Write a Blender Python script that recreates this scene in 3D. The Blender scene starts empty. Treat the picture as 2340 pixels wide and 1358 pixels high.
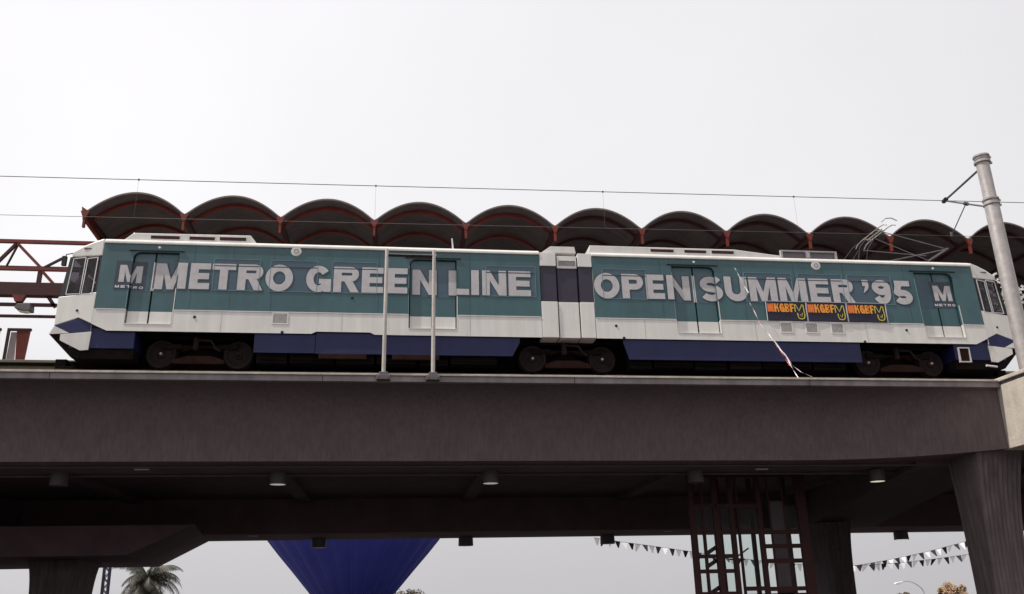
import bpy, bmesh, math, random
from mathutils import Vector, Matrix
random.seed(7)
PI = math.pi
RZ = 7.36                      # rail top above the ground; all builders below use heights from the rail top
S = bpy.context.scene
COL = S.collection

# ------------------------------------------------------------------ camera
cam = bpy.data.objects.new('camera', bpy.data.cameras.new('camera')); COL.objects.link(cam)
cam.data.sensor_width = 36.0; cam.data.lens = 30.85
cam.data.clip_start = .1; cam.data.clip_end = 5000
_r = Vector((0.99204948, -0.12406293, -0.02112394)); _u = Vector((-0.02122303, -0.33037346, 0.94361166))
_f = _r.cross(_u) * -1
m = Matrix((( _r.x, _u.x, -_f.x), (_r.y, _u.y, -_f.y), (_r.z, _u.z, -_f.z)))
cam.matrix_world = Matrix.Translation((-4.377, -21.828, -5.76 + RZ)) @ m.to_4x4()
S.camera = cam

# ------------------------------------------------------------------ light
SUN_EL = math.radians(59); SUN_AZ = math.radians(-90 - 9)     # azimuth from +Y, clockwise: sun on the left, a little to the camera's side
sdir = Vector((math.sin(SUN_AZ) * math.cos(SUN_EL), math.cos(SUN_AZ) * math.cos(SUN_EL), math.sin(SUN_EL)))
ld = bpy.data.lights.new('sun', 'SUN'); ld.energy = 3.9; ld.angle = math.radians(.6); ld.color = (1, .95, .88)
lo = bpy.data.objects.new('sun', ld); COL.objects.link(lo)
lo.rotation_euler = sdir.to_track_quat('Z', 'Y').to_euler(); lo.location = (-30, -20, 60)
W = bpy.data.worlds.new('World'); S.world = W; W.use_nodes = True
nt = W.node_tree; nt.nodes.clear()
def N(t, **k):
    n = nt.nodes.new(t)
    for a, b in k.items(): setattr(n, a, b)
    return n
out = N('ShaderNodeOutputWorld'); bg = N('ShaderNodeBackground')
sky = N('ShaderNodeTexSky'); sky.sky_type = 'NISHITA'; sky.sun_disc = False
sky.sun_elevation = SUN_EL; sky.sun_rotation = SUN_AZ; sky.dust_density = 6; sky.air_density = 1.2; sky.ozone_density = .6
tc = N('ShaderNodeTexCoord'); sp = N('ShaderNodeSeparateXYZ'); nt.links.new(tc.outputs['Generated'], sp.inputs[0])
ra = N('ShaderNodeValToRGB'); cr = ra.color_ramp     # milky haze: dull near the horizon, white higher up
cr.elements[0].position = 0.0; cr.elements[0].color = (4.75, 4.65, 4.8, 1)
cr.elements[1].position = .34; cr.elements[1].color = (7.25, 7.08, 7.12, 1)
e = cr.elements.new(.12); e.color = (5.2, 5.1, 5.25, 1)
nt.links.new(sp.outputs['Z'], ra.inputs[0])
# brighter towards the sun's side (left), duller to the right
ma = N('ShaderNodeMapRange'); ma.inputs['From Min'].default_value = -.35; ma.inputs['From Max'].default_value = .6
ma.inputs['To Min'].default_value = 1.04; ma.inputs['To Max'].default_value = .90
nt.links.new(sp.outputs['X'], ma.inputs['Value'])
mu = N('ShaderNodeVectorMath', operation='SCALE'); nt.links.new(ra.outputs[0], mu.inputs[0]); nt.links.new(ma.outputs[0], mu.inputs['Scale'])
mx = N('ShaderNodeMix', data_type='RGBA'); mx.inputs[0].default_value = .88
nt.links.new(sky.outputs[0], mx.inputs[6]); nt.links.new(mu.outputs[0], mx.inputs[7])
ns = N('ShaderNodeTexNoise'); ns.inputs['Scale'].default_value = 2.2; ns.inputs['Detail'].default_value = 5; nt.links.new(tc.outputs['Generated'], ns.inputs['Vector'])
mr_ = N('ShaderNodeMapRange'); mr_.inputs['From Min'].default_value = .3; mr_.inputs['From Max'].default_value = .7; mr_.inputs['To Min'].default_value = .965; mr_.inputs['To Max'].default_value = 1.035
nt.links.new(ns.outputs['Fac'], mr_.inputs['Value'])
m3 = N('ShaderNodeVectorMath', operation='SCALE'); nt.links.new(mx.outputs[2], m3.inputs[0]); nt.links.new(mr_.outputs[0], m3.inputs['Scale'])
nt.links.new(m3.outputs[0], bg.inputs[0]); bg.inputs[1].default_value = .12
nt.links.new(bg.outputs[0], out.inputs[0])
vs = S.view_settings; vs.view_transform = 'Standard'; vs.look = 'None'; vs.gamma = 1; vs.use_curve_mapping = False; vs.exposure = 0.22
S.cycles.max_bounces = 6

# ------------------------------------------------------------------ materials
def mat(name, col, rough=.6, metal=0, var=.12, scale=3.0, bump=0.0, streak=0.0, col2=None, spec=.4, bscale=None, coat=0, sfreq=5.0):
    mt = bpy.data.materials.new(name); mt.use_nodes = True
    t = mt.node_tree; b = t.nodes['Principled BSDF']
    b.inputs['Roughness'].default_value = rough; b.inputs['Metallic'].default_value = metal
    b.inputs['Specular IOR Level'].default_value = spec
    if coat: b.inputs['Coat Weight'].default_value = coat; b.inputs['Coat Roughness'].default_value = .15
    g = t.nodes.new('ShaderNodeNewGeometry')
    n = t.nodes.new('ShaderNodeTexNoise'); n.inputs['Scale'].default_value = scale; n.inputs['Detail'].default_value = 6
    n.inputs['Roughness'].default_value = .6
    t.links.new(g.outputs['Position'], n.inputs['Vector'])
    r = t.nodes.new('ShaderNodeMapRange'); r.inputs['From Min'].default_value = .3; r.inputs['From Max'].default_value = .7
    t.links.new(n.outputs['Fac'], r.inputs['Value'])
    fac = r.outputs[0]
    mixn = t.nodes.new('ShaderNodeMix'); mixn.data_type = 'RGBA'
    a = tuple(c * (1 - var) for c in col) + (1,); bb = (tuple(col2) if col2 else tuple(min(1, c * (1 + var)) for c in col)) + (1,)
    mixn.inputs[6].default_value = a; mixn.inputs[7].default_value = bb
    t.links.new(fac, mixn.inputs[0]); res = mixn.outputs[2]
    if streak:
        mp = t.nodes.new('ShaderNodeMapping'); mp.inputs['Scale'].default_value = (sfreq, sfreq, sfreq*.07)
        t.links.new(g.outputs['Position'], mp.inputs['Vector'])
        n2 = t.nodes.new('ShaderNodeTexNoise'); n2.inputs['Scale'].default_value = 1.0; n2.inputs['Detail'].default_value = 5
        t.links.new(mp.outputs[0], n2.inputs['Vector'])
        r2 = t.nodes.new('ShaderNodeMapRange'); r2.inputs['From Min'].default_value = .35; r2.inputs['From Max'].default_value = .65
        r2.inputs['To Min'].default_value = 1 - streak; r2.inputs['To Max'].default_value = 1.0
        t.links.new(n2.outputs['Fac'], r2.inputs['Value'])
        sc = t.nodes.new('ShaderNodeVectorMath'); sc.operation = 'SCALE'
        t.links.new(res, sc.inputs[0]); t.links.new(r2.outputs[0], sc.inputs['Scale']); res = sc.outputs[0]
    t.links.new(res, b.inputs['Base Color'])
    if bump:
        n3 = t.nodes.new('ShaderNodeTexNoise'); n3.inputs['Scale'].default_value = bscale or scale * 6; n3.inputs['Detail'].default_value = 4
        t.links.new(g.outputs['Position'], n3.inputs['Vector'])
        bp = t.nodes.new('ShaderNodeBump'); bp.inputs['Strength'].default_value = bump; bp.inputs['Distance'].default_value = .02
        t.links.new(n3.outputs['Fac'], bp.inputs['Height']); t.links.new(bp.outputs[0], b.inputs['Normal'])
    return mt
M = dict(
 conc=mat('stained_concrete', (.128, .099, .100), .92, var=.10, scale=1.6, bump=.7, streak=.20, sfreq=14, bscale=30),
 conc_l=mat('sunlit_concrete', (.50, .45, .39), .9, var=.14, scale=2.5, bump=.4, streak=.15),  # concrete paled so sunlight on coping and pedestal is in the colour
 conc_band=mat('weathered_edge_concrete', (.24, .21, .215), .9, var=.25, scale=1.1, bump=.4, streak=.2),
 conc_rib=mat('ribbed_concrete', (.150, .117, .118), .9, var=.12, scale=2.0, bump=.6, streak=.35, sfreq=9),
 soffit=mat('dark_soffit_concrete', (.135, .088, .098), .95, var=.2, scale=1.0, bump=.4),
 white=mat('off_white_paint', (.66, .64, .61), .32, var=.06, scale=1.2, streak=.10, coat=.25, bump=.10, bscale=1.3),
 teal=mat('teal_vinyl_wrap', (.038, .100, .114), .36, var=.14, scale=1.6, streak=.12, coat=.15, bump=.10, bscale=1.3),
 film=mat('blue_film_on_glass', (.031, .070, .104), .2, var=.12, scale=3.0, spec=.6),
 letter=mat('mauve_grey_vinyl', (.45, .43, .44), .5, var=.10, scale=6),
 letter_w=mat('pale_vinyl_print', (.62, .60, .64), .5, var=.06, scale=6),
 outline=mat('dark_vinyl_outline', (.024, .046, .068), .5),
 logoback=mat('dark_logo_vinyl', (.028, .042, .058), .4),
 blue=mat('navy_skirt_paint', (.009, .012, .070), .55, var=.15, scale=2, streak=.15),
 diaphragm=mat('dark_purple_bellows_panel', (.028, .022, .045), .5, var=.15),
 under=mat('dirty_underframe_metal', (.009, .0065, .0065), .9, spec=.08, var=.35, scale=4, bump=.3),
 rust=mat('rusty_brown_metal', (.026, .013, .010), .9, spec=.08, var=.35, scale=5, bump=.3),
 wheel=mat('worn_wheel_steel', (.017, .011, .011), .8, spec=.12, var=.3, scale=6),
 steel=mat('galvanised_steel', (.40, .37, .36), .5, metal=.35, var=.16, scale=6, streak=.2, bump=.15),
 post=mat('pale_painted_steel', (.52, .48, .44), .45, var=.12, scale=8, streak=.2),
 alum=mat('window_trim_aluminium', (.55, .52, .52), .4, metal=.3, var=.08),
 trim=mat('teal_tinted_trim', (.12, .22, .25), .4, var=.1),
 black=mat('black_rubber', (.012, .012, .014), .6),
 darkgap=mat('dark_recess', (.006, .006, .008), .8),
 grille=mat('grey_grille', (.36, .34, .34), .6, var=.25, scale=14),
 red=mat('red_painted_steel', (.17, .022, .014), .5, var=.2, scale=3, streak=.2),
 reddark=mat('shaded_red_steel', (.045, .008, .008), .6, var=.25, scale=3),  # the red steel darkened, with shade put into the colour
 vault=mat('grey_corrugated_decking', (.092, .072, .080), .7, var=.22, scale=2),
 vaultrim=mat('skylit_canopy_rim', (.17, .14, .13), .7, var=.2, scale=4),  # rim coloured lighter for the sky light it catches
 cable=mat('dull_cable', (.10, .095, .095), .5, metal=.5),
 skin=mat('skin', (.45, .27, .20), .6, var=.06, scale=12),
 hair=mat('dark_hair', (.02, .015, .012), .7),
 shirt=mat('white_cotton', (.78, .77, .75), .8, var=.05, scale=12),
 trousers=mat('navy_cloth', (.03, .035, .06), .9),
 ground=mat('dusty_asphalt', (.062, .052, .052), .95, var=.25, scale=.4, bump=.3),
 track=mat('stained_plinth', (.10, .085, .08), .95, var=.3, scale=2, bump=.4),
 rail=mat('rail_steel', (.16, .10, .08), .55, metal=.4, var=.3, scale=6),
 platform=mat('platform_concrete', (.22, .19, .16), .9, var=.25, scale=1.5, col2=(.17, .19, .12)),
 pink=mat('pinkish_glass_panel', (.34, .28, .29), .3, var=.1),
 lampbody=mat('lamp_housing', (.13, .115, .125), .6, metal=.2, var=.15),
 lens=mat('frosted_lens', (.75, .73, .68), .35, var=.04),
 balloon=mat('blue_ripstop_nylon', (.038, .048, .31), .55, var=.10, scale=.6),
 balloon_d=mat('dark_blue_seam_tape', (.075, .09, .42), .5),
 scoop=mat('black_mouth_nylon', (.012, .012, .022), .8),  # plain black band around the balloon mouth
 wicker=mat('wicker', (.20, .12, .06), .9, var=.3, scale=20),
 palm=mat('palm_green', (.040, .052, .032), .6, var=.3, scale=1.5, col2=(.065, .055, .04)),
 bark=mat('brown_bark', (.10, .07, .05), .95, var=.3, scale=3, bump=.5),
 leaf=mat('dark_olive_leaf', (.060, .062, .038), .7, var=.35, scale=.8, col2=(.13, .085, .06)),
 leaf_s=mat('sunlit_leaf', (.22, .13, .07), .7, var=.35, scale=.8, col2=(.42, .27, .16)),  # leaf colour lightened and warmed to carry sunlight
 bunt_w=mat('white_plastic_pennant', (.92, .92, .92), .5, var=.05),
 bunt_b=mat('black_plastic_pennant', (.02, .02, .025), .5),
 ban=mat('black_navy_banner', (.012, .010, .030), .6, var=.2),
 ban_y=mat('amber_print', (.78, .30, .035), .6, var=.1, scale=20),
 ban_o=mat('orange_red_print', (.72, .17, .035), .6, var=.2, scale=20),
 ban_v=mat('olive_yellow_print', (.52, .44, .08), .6, var=.2, scale=20),
 tape=mat('pink_white_ribbon', (.75, .60, .62), .6, var=.2, scale=15),
 redtape=mat('red_ribbon', (.55, .10, .09), .6, var=.2, scale=15),
)
def glass(name, tint, a, top=.22):
    mt = bpy.data.materials.new(name); mt.use_nodes = True; t = mt.node_tree; t.nodes.clear()
    o = t.nodes.new('ShaderNodeOutputMaterial'); tr = t.nodes.new('ShaderNodeBsdfTransparent'); gl = t.nodes.new('ShaderNodeBsdfGlossy')
    tr.inputs[0].default_value = tint + (1,); gl.inputs['Roughness'].default_value = .03; gl.inputs[0].default_value = (.8, .85, .85, 1)
    mx = t.nodes.new('ShaderNodeMixShader')
    lw = t.nodes.new('ShaderNodeLayerWeight'); lw.inputs[0].default_value = .25
    mr = t.nodes.new('ShaderNodeMapRange'); mr.inputs['To Min'].default_value = a; mr.inputs['To Max'].default_value = top
    t.links.new(lw.outputs['Facing'], mr.inputs['Value']); t.links.new(mr.outputs[0], mx.inputs[0])
    t.links.new(tr.outputs[0], mx.inputs[1]); t.links.new(gl.outputs[0], mx.inputs[2]); t.links.new(mx.outputs[0], o.inputs[0])
    return mt
M['glass_cab'] = glass('tinted_cab_glass', (.55, .52, .55), .02, .08)
M['glass_clear'] = glass('clear_lift_glass', (.93, .96, .95), .004, .02)
_b = M['bunt_w'].node_tree; _p = _b.nodes['Principled BSDF']; _t = _b.nodes.new('ShaderNodeBsdfTranslucent'); _t.inputs[0].default_value = (.85, .85, .85, 1)
_m = _b.nodes.new('ShaderNodeMixShader'); _m.inputs[0].default_value = .2; _b.links.new(_p.outputs[0], _m.inputs[1]); _b.links.new(_t.outputs[0], _m.inputs[2])
_b.links.new(_m.outputs[0], _b.nodes['Material Output'].inputs[0])
M['glass_dark'] = mat('blackout_pane_glass', (.015, .015, .02), .08, var=.05, spec=.6)

def lit(name, col, st):
    mt = mat(name, col, .4); b = mt.node_tree.nodes['Principled BSDF']
    b.inputs['Emission Color'].default_value = col + (1,); b.inputs['Emission Strength'].default_value = st; return mt
M['lens_glow'] = lit('lens_added_glow', (.8, .77, .70), .30); M['lens_bright'] = lit('bright_glowing_lens', (.85, .80, .62), .62)  # first lens gets added glow in place of light bounced off the ground

# ------------------------------------------------------------------ mesh helpers
def V3(p): return Vector((p[0], p[1], p[2]))
class MB:
    def __init__(s): s.v = []; s.f = []; s.mi = []; s.mats = []; s.cur = 0
    def use(s, m):
        if m not in s.mats: s.mats.append(m)
        s.cur = s.mats.index(m); return s
    def face(s, pts):
        n = len(s.v); s.v += [tuple(p) for p in pts]; s.f.append(tuple(range(n, n + len(pts)))); s.mi.append(s.cur)
    def idx(s, vs, fs):
        n = len(s.v); s.v += [tuple(p) for p in vs]
        for f in fs: s.f.append(tuple(n + i for i in f)); s.mi.append(s.cur)
    def box(s, x0, x1, y0, y1, z0, z1):
        x0, x1 = min(x0, x1), max(x0, x1); y0, y1 = min(y0, y1), max(y0, y1); z0, z1 = min(z0, z1), max(z0, z1)
        s.idx([(x0,y0,z0),(x1,y0,z0),(x1,y1,z0),(x0,y1,z0),(x0,y0,z1),(x1,y0,z1),(x1,y1,z1),(x0,y1,z1)],
              [(0,3,2,1),(4,5,6,7),(0,1,5,4),(1,2,6,5),(2,3,7,6),(3,0,4,7)])
    def prism(s, poly, y0, y1):          # poly in x,z; y0,y1 numbers or functions of (x, z)
        a = y0 if callable(y0) else (lambda x, z: y0); b = y1 if callable(y1) else (lambda x, z: y1)
        n = len(poly); vs = [(x, a(x, z), z) for x, z in poly] + [(x, b(x, z), z) for x, z in poly]
        s.idx(vs, [tuple(range(n)), tuple(range(2*n-1, n-1, -1))] + [(i, (i+1) % n, n+(i+1) % n, n+i) for i in range(n)])
    def yz(s, poly, x0, x1):             # profile in y,z swept along x
        n = len(poly); vs = [(x0, y, z) for y, z in poly] + [(x1, y, z) for y, z in poly]
        s.idx(vs, [tuple(range(n)), tuple(range(2*n-1, n-1, -1))] + [(i, (i+1) % n, n+(i+1) % n, n+i) for i in range(n)])
    def cyl(s, p0, p1, r0, r1=None, n=14, cap=True):
        r1 = r0 if r1 is None else r1; p0 = V3(p0); p1 = V3(p1); d = (p1 - p0)
        if d.length < 1e-6: return
        d.normalize(); a = d.orthogonal().normalized(); b = d.cross(a)
        vs = [p0 + (a*math.cos(t)+b*math.sin(t))*r0 for t in [2*PI*i/n for i in range(n)]] + \
             [p1 + (a*math.cos(t)+b*math.sin(t))*r1 for t in [2*PI*i/n for i in range(n)]]
        fs = [(i, (i+1) % n, n+(i+1) % n, n+i) for i in range(n)]
        if cap: fs += [tuple(range(n-1, -1, -1)), tuple(range(n, 2*n))]
        s.idx(vs, fs)
    def tube(s, pts, r, n=8):
        pts = [V3(p) for p in pts]; rs = r if isinstance(r, (list, tuple)) else [r]*len(pts)
        rings = []
        d0 = (pts[1]-pts[0]).normalized(); a = d0.orthogonal().normalized()
        for i, p in enumerate(pts):
            d = (pts[min(i+1, len(pts)-1)] - pts[max(i-1, 0)]).normalized()
            a = (a - d*a.dot(d)).normalized(); b = d.cross(a)
            rings.append([p + (a*math.cos(2*PI*k/n)+b*math.sin(2*PI*k/n))*rs[i] for k in range(n)])
        vs = [q for rg in rings for q in rg]; fs = []
        for i in range(len(pts)-1):
            for k in range(n): fs.append((i*n+k, i*n+(k+1) % n, (i+1)*n+(k+1) % n, (i+1)*n+k))
        fs += [tuple(range(n-1, -1, -1)), tuple(range((len(pts)-1)*n, len(pts)*n))]
        s.idx(vs, fs)
    def bar(s, p0, p1, w, h, up=(0, 0, 1)):      # rectangular section member
        p0 = V3(p0); p1 = V3(p1); d = (p1-p0).normalized(); u = V3(up)
        if abs(d.dot(u)) > .98: u = Vector((0, 1, 0))
        sd = d.cross(u).normalized(); u = sd.cross(d)
        vs = [p + sd*w*i/2 + u*h*j/2 for p in (p0, p1) for i, j in ((-1,-1),(1,-1),(1,1),(-1,1))]
        s.idx(vs, [(3,2,1,0),(4,5,6,7),(0,1,5,4),(1,2,6,5),(2,3,7,6),(3,0,4,7)])
    def lathe(s, prof, c, n=24, axis='z'):      # prof: (r, h)
        vs = []; c = V3(c)
        for r, h in prof:
            for k in range(n):
                t = 2*PI*k/n
                p = (r*math.cos(t), r*math.sin(t), h) if axis == 'z' else ((r*math.cos(t), h, r*math.sin(t)) if axis == 'y' else (h, r*math.cos(t), r*math.sin(t)))
                vs.append(c + Vector(p))
        fs = [(i*n+k, i*n+(k+1) % n, (i+1)*n+(k+1) % n, (i+1)*n+k) for i in range(len(prof)-1) for k in range(n)]
        s.idx(vs, fs)
    def build(s, name, m=None, parent=None, bevel=0, smooth=False, origin=None):
        if m is not None and not s.mats: s.mats = [m]
        root = parent
        while root is not None and root.parent is not None: root = root.parent
        off = root.location.copy() if root is not None else Vector(origin if origin else (0, 0, RZ))
        if root is not None: off.z -= 0
        me = bpy.data.meshes.new(name)
        vs = [(x - off.x, y - off.y, z + RZ - off.z) for x, y, z in s.v]
        me.from_pydata(vs, [], s.f)
        for k in s.mats: me.materials.append(k if not isinstance(k, str) else M[k])
        for p, i in zip(me.polygons, s.mi): p.material_index = i
        bm = bmesh.new(); bm.from_mesh(me)
        bmesh.ops.recalc_face_normals(bm, faces=bm.faces); bm.to_mesh(me); bm.free()
        if smooth:
            for p in me.polygons: p.use_smooth = True
        me.validate(); me.update()
        o = bpy.data.objects.new(name, me); COL.objects.link(o)
        if parent is not None: o.parent = parent
        else: o.location = off
        if bevel:
            b = o.modifiers.new('bevel', 'BEVEL'); b.width = bevel; b.segments = 2; b.limit_method = 'ANGLE'; b.angle_limit = math.radians(40)
        if smooth:
            try:
                md = o.modifiers.new('split', 'EDGE_SPLIT'); md.split_angle = math.radians(40)
            except Exception: pass
        return o
def tag(o, label=None, cat=None, group=None, kind=None):
    if label: o['label'] = label
    if cat: o['category'] = cat
    if group: o['group'] = group
    if kind: o['kind'] = kind
    return o
def thing(name, loc, label, cat, group=None):
    o = bpy.data.objects.new(name, None); COL.objects.link(o); o.location = (loc[0], loc[1], loc[2] + RZ); o.empty_display_size = .3
    return tag(o, label, cat, group)
def one(fn, name, m, parent=None, **k):
    b = MB(); fn(b); return b.build(name, m, parent, **k)
def dup(root, loc, label=None, group=None):
    def cp(o, par):
        c = o.copy(); COL.objects.link(c); c.parent = par
        for ch in list(o.children): cp(ch, c)
        return c
    r = cp(root, None); r.location = (loc[0], loc[1], loc[2] + RZ)
    if label: r['label'] = label
    if group: r['group'] = group
    return r

# ------------------------------------------------------------------ ground
g = MB(); nx = 30
xs = [-2500 + 5000*i/nx for i in range(nx+1)]
for i in range(nx):
    for j in range(nx): g.face([(xs[i], xs[j], -RZ), (xs[i+1], xs[j], -RZ), (xs[i+1], xs[j+1], -RZ), (xs[i], xs[j+1], -RZ)])
o = g.build('ground', M['ground']); tag(o, kind='structure')
o = one(lambda b: b.box(-200, 200, -30, -14, -RZ, -RZ+.004), 'road', mat('road_asphalt', (.04, .036, .036), .95, var=.2, scale=1.5, bump=.3)); tag(o, kind='structure')

# ------------------------------------------------------------------ elevated guideway
gw = thing('elevated_guideway', (0, 7, -RZ), 'long dark concrete railway viaduct with a coved girder face, carrying the train', 'viaduct')
XB = 11.12
def fascia():
    b = MB()
    base = [(-1.12,-.70),(-.95,-.76),(-.72,-.89),(-.52,-1.10),(-.37,-1.38),(-.26,-1.70),(-.18,-2.00),(-.13,-2.23),(-.10,-2.40)]
    outw = [(-1.12,-.70),(-1.12,-.78),(-1.12,-.93),(-1.11,-1.15),(-1.10,-1.42),(-1.10,-1.72),(-1.10,-2.02),(-1.10,-2.16),(-1.10,-2.26)]
    X = [-60, -45, -30, -20, -14, -8, -2, 3, 5.4] + [5.4 + (XB-5.4)*k/24 for k in range(1, 25)]
    rows = []
    for x in X:
        t = max(0, (x-5.5)/(XB-5.5)); t = t**2.3
        rows.append([(x, a[0]*(1-t)+c[0]*t, a[1]*(1-t)+c[1]*t) for a, c in zip(base, outw)] + [(x, 2.5*(1-t)+2.5*t, -2.40*(1-t)-2.30*t)])
    n = len(rows[0]); vs = [p for r in rows for p in r]
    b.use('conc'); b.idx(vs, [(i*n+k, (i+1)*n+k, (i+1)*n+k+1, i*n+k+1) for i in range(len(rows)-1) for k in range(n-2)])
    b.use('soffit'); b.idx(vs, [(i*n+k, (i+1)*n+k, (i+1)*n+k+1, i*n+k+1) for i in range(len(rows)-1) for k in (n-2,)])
    b.use('soffit'); b.box(-60, XB, 2.45, 2.5, -2.395, -1.9)
    # formwork joints: thin proud fins of laitance where two form panels met
    o = b.build('edge_girder', None, gw, smooth=True)
    return o
fascia()
def lip(b):
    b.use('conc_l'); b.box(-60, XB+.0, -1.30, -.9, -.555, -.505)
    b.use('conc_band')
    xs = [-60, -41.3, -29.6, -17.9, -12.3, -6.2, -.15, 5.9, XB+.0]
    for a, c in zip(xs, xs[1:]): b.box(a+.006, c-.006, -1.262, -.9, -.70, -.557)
one(lip, 'coping', None, gw, bevel=.008)
one(lambda b: (b.use('soffit'), b.yz([(-.9,-.72),(-.9,-.76),(.05,-1.2),(.05,-1.9),(15.4,-1.9),(15.4,-.72)], -60, 60)), 'deck_slab', None, gw)
# ribs under the slab, across the line of the track, almost lost in the dark
for x in range(-32, 40, 6): one(lambda b: (b.use('soffit'), b.box(x, x+.45, 2.5, 12.1, -2.05, -1.9)), 'deck_rib', None, gw)
def far_beam(b):
    b.use('soffit'); b.box(-60, 60, 12.1, 15.5, -3.15, -1.9)
    b.use('conc'); b.box(-60, 60, 15.3, 15.7, -.9, -.5)
one(far_beam, 'far_girder', None, gw, bevel=.02)
# hammerhead cap on the far left pier
def pier_cap(b):
    b.use('soffit'); A = [(-60,-3.152),(-10.75,-3.152),(-12.75,-4.07),(-60,-4.07)]; B = [(-60,-3.152),(-11.80,-3.152),(-13.60,-4.09),(-60,-4.09)]
    b.idx([(x, 7.9, z) for x, z in A] + [(x, 15.498, z) for x, z in B], [(0,1,2,3),(7,6,5,4),(0,4,5,1),(1,5,6,2),(2,6,7,3),(3,7,4,0)])
one(pier_cap, 'pier_cap', None, gw, bevel=.02)
def pier(x, y, w, d, ztop, flare, fy=0, ribs=11, dec=5.0, sk=0):
    b = MB(); b.use('conc_rib')
    H = RZ + ztop; L = 14; rows = []
    for i in range(L+1):
        t = i / L; z = ztop - H*t
        fl = flare * math.exp(-t*dec); xo = x; x_ = x + sk*math.exp(-t*dec)
        hw = w/2 + fl; hd = d/2 + fl*.4; fr = fy*math.exp(-t*(6.0 if dec > 4 else 3.0))
        pts = []
        nr = ribs*2
        for k in range(nr+1):           # ribbed front, -y side
            u = k/nr; dd = .035 if (k % 2 and 0 < k < nr) else 0
            pts.append((x_ - hw + 2*hw*u, y - hd - fr + dd, z))
        for k in range(nr+1):
            u = 1-k/nr; dd = .035 if (k % 2 and 0 < k < nr) else 0
            pts.append((x_ - hw + 2*hw*u, y + hd - dd, z))
        rows.append(pts)
    n = len(rows[0]); vs = [p for r in rows for p in r]
    b.idx(vs, [(i*n+k, i*n+(k+1) % n, (i+1)*n+(k+1) % n, (i+1)*n+k) for i in range(L) for k in range(n)])
    o = b.build('pier', None, gw); return o
pier(11.02, .12, .90, .70, -2.20, .20, fy=.48, ribs=9, dec=2.6, sk=.06)
pier(11.95, 11.0, .80, 1.5, -3.1, .15)
pier(-15.55, 11.0, 1.25, 2.0, -4.0, .22)
pier(-24.0, .05, 1.05, .62, -2.38, .42)
pier(-38.0, .05, 1.05, .62, -2.38, .42)
pier(-40.5, 11.0, 1.35, 1.5, -4.0, .35)
# tapering cross beam between the right-hand piers
def xbeam(b, a, c):
    n0 = [(a[0], .5, -2.46), (a[1], .5, -2.46)]; n1 = [(c[0], 12.1, -3.16), (c[1], 12.1, -3.16)]
    b.idx([n0[0], n0[1], n1[1], n1[0]] + [(p[0], p[1], -1.9) for p in (n0[0], n0[1], n1[1], n1[0])],
          [(0,1,2,3),(4,7,6,5),(0,4,5,1),(1,5,6,2),(2,6,7,3),(3,7,4,0)])
one(lambda b: (b.use('conc'), xbeam(b, (9.5, 11.9), (11.5, 14.4))), 'cross_beam', None, gw, bevel=.02)
one(lambda b: (b.use('conc'), xbeam(b, (-25.3, -22.9), (-20.6, -17.6))), 'cross_beam', None, gw, bevel=.02)
for y, r_ in ((2.05, .028), (2.2, .02), (.55, .022)): one(lambda b: (b.use('lampbody'), b.tube([(-45, y, -2.43), (10, y, -2.43)], r_, 8)), 'conduit', None, gw)
# outrigger block carrying the overhead line mast
def block(b):
    b.use('conc_l'); b.box(XB, 14.6, -3.6, -.86, -2.27, -.64)
    b.box(XB-.05, 14.65, -3.65, -.861, -.56, -.46)
    b.use('conc_band'); b.box(XB+.03, 14.57, -3.57, -.862, -.64, -.56)
one(block, 'mast_pedestal', None, gw, bevel=.015)
def fasc2(b):
    b.use('conc'); b.box(14.6, 60, -1.2, 2.5, -2.38, -.7); b.use('conc_l'); b.box(14.66, 60, -1.30, -.9, -.70, -.505)
one(fasc2, 'edge_girder', None, gw)
# track on the deck
tr = thing('railway_track', (0, 1.33, -.72), 'near pair of steel rails on concrete plinths under the train', 'track')
for y in (.61, 2.05):
    one(lambda b: b.box(-60, 60, y-.22, y+.22, -.719, -.17), 'track_plinth', M['track'], tr)
    one(lambda b: b.yz([(y-.07,-.168),(y+.07,-.168),(y+.07,-.15),(y+.012,-.13),(y+.012,-.05),(y+.036,-.04),(y+.036,-.003),(y-.036,-.003),(y-.036,-.04),(y-.012,-.05),(y-.012,-.13),(y-.07,-.15)], -60, 60), 'rail', M['rail'], tr)
tr2 = thing('railway_track', (0, 13.1, -.72), 'far pair of steel rails beyond the platform, mostly hidden', 'track')
for y in (12.4, 13.84):
    one(lambda b: b.box(-60, 60, y-.22, y+.22, -.719, -.17), 'track_plinth', M['track'], tr2)
    one(lambda b: b.box(-60, 60, y-.035, y+.035, -.168, -.003), 'rail', M['rail'], tr2)
pl = thing('station_platform', (0, 7, -.72), 'raised concrete station platform behind the train', 'platform')
one(lambda b: b.box(-60, 60, 3.05, 11.0, -.719, .72), 'platform_slab', M['platform'], pl)
one(lambda b: (b.use('rust'), b.box(-60, 60, 2.95, 3.6, .722, .77), b.use('platform'), b.box(-60, 60, 2.90, 3.65, .772, .85)), 'platform_edge', None, pl, bevel=.01)

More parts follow.
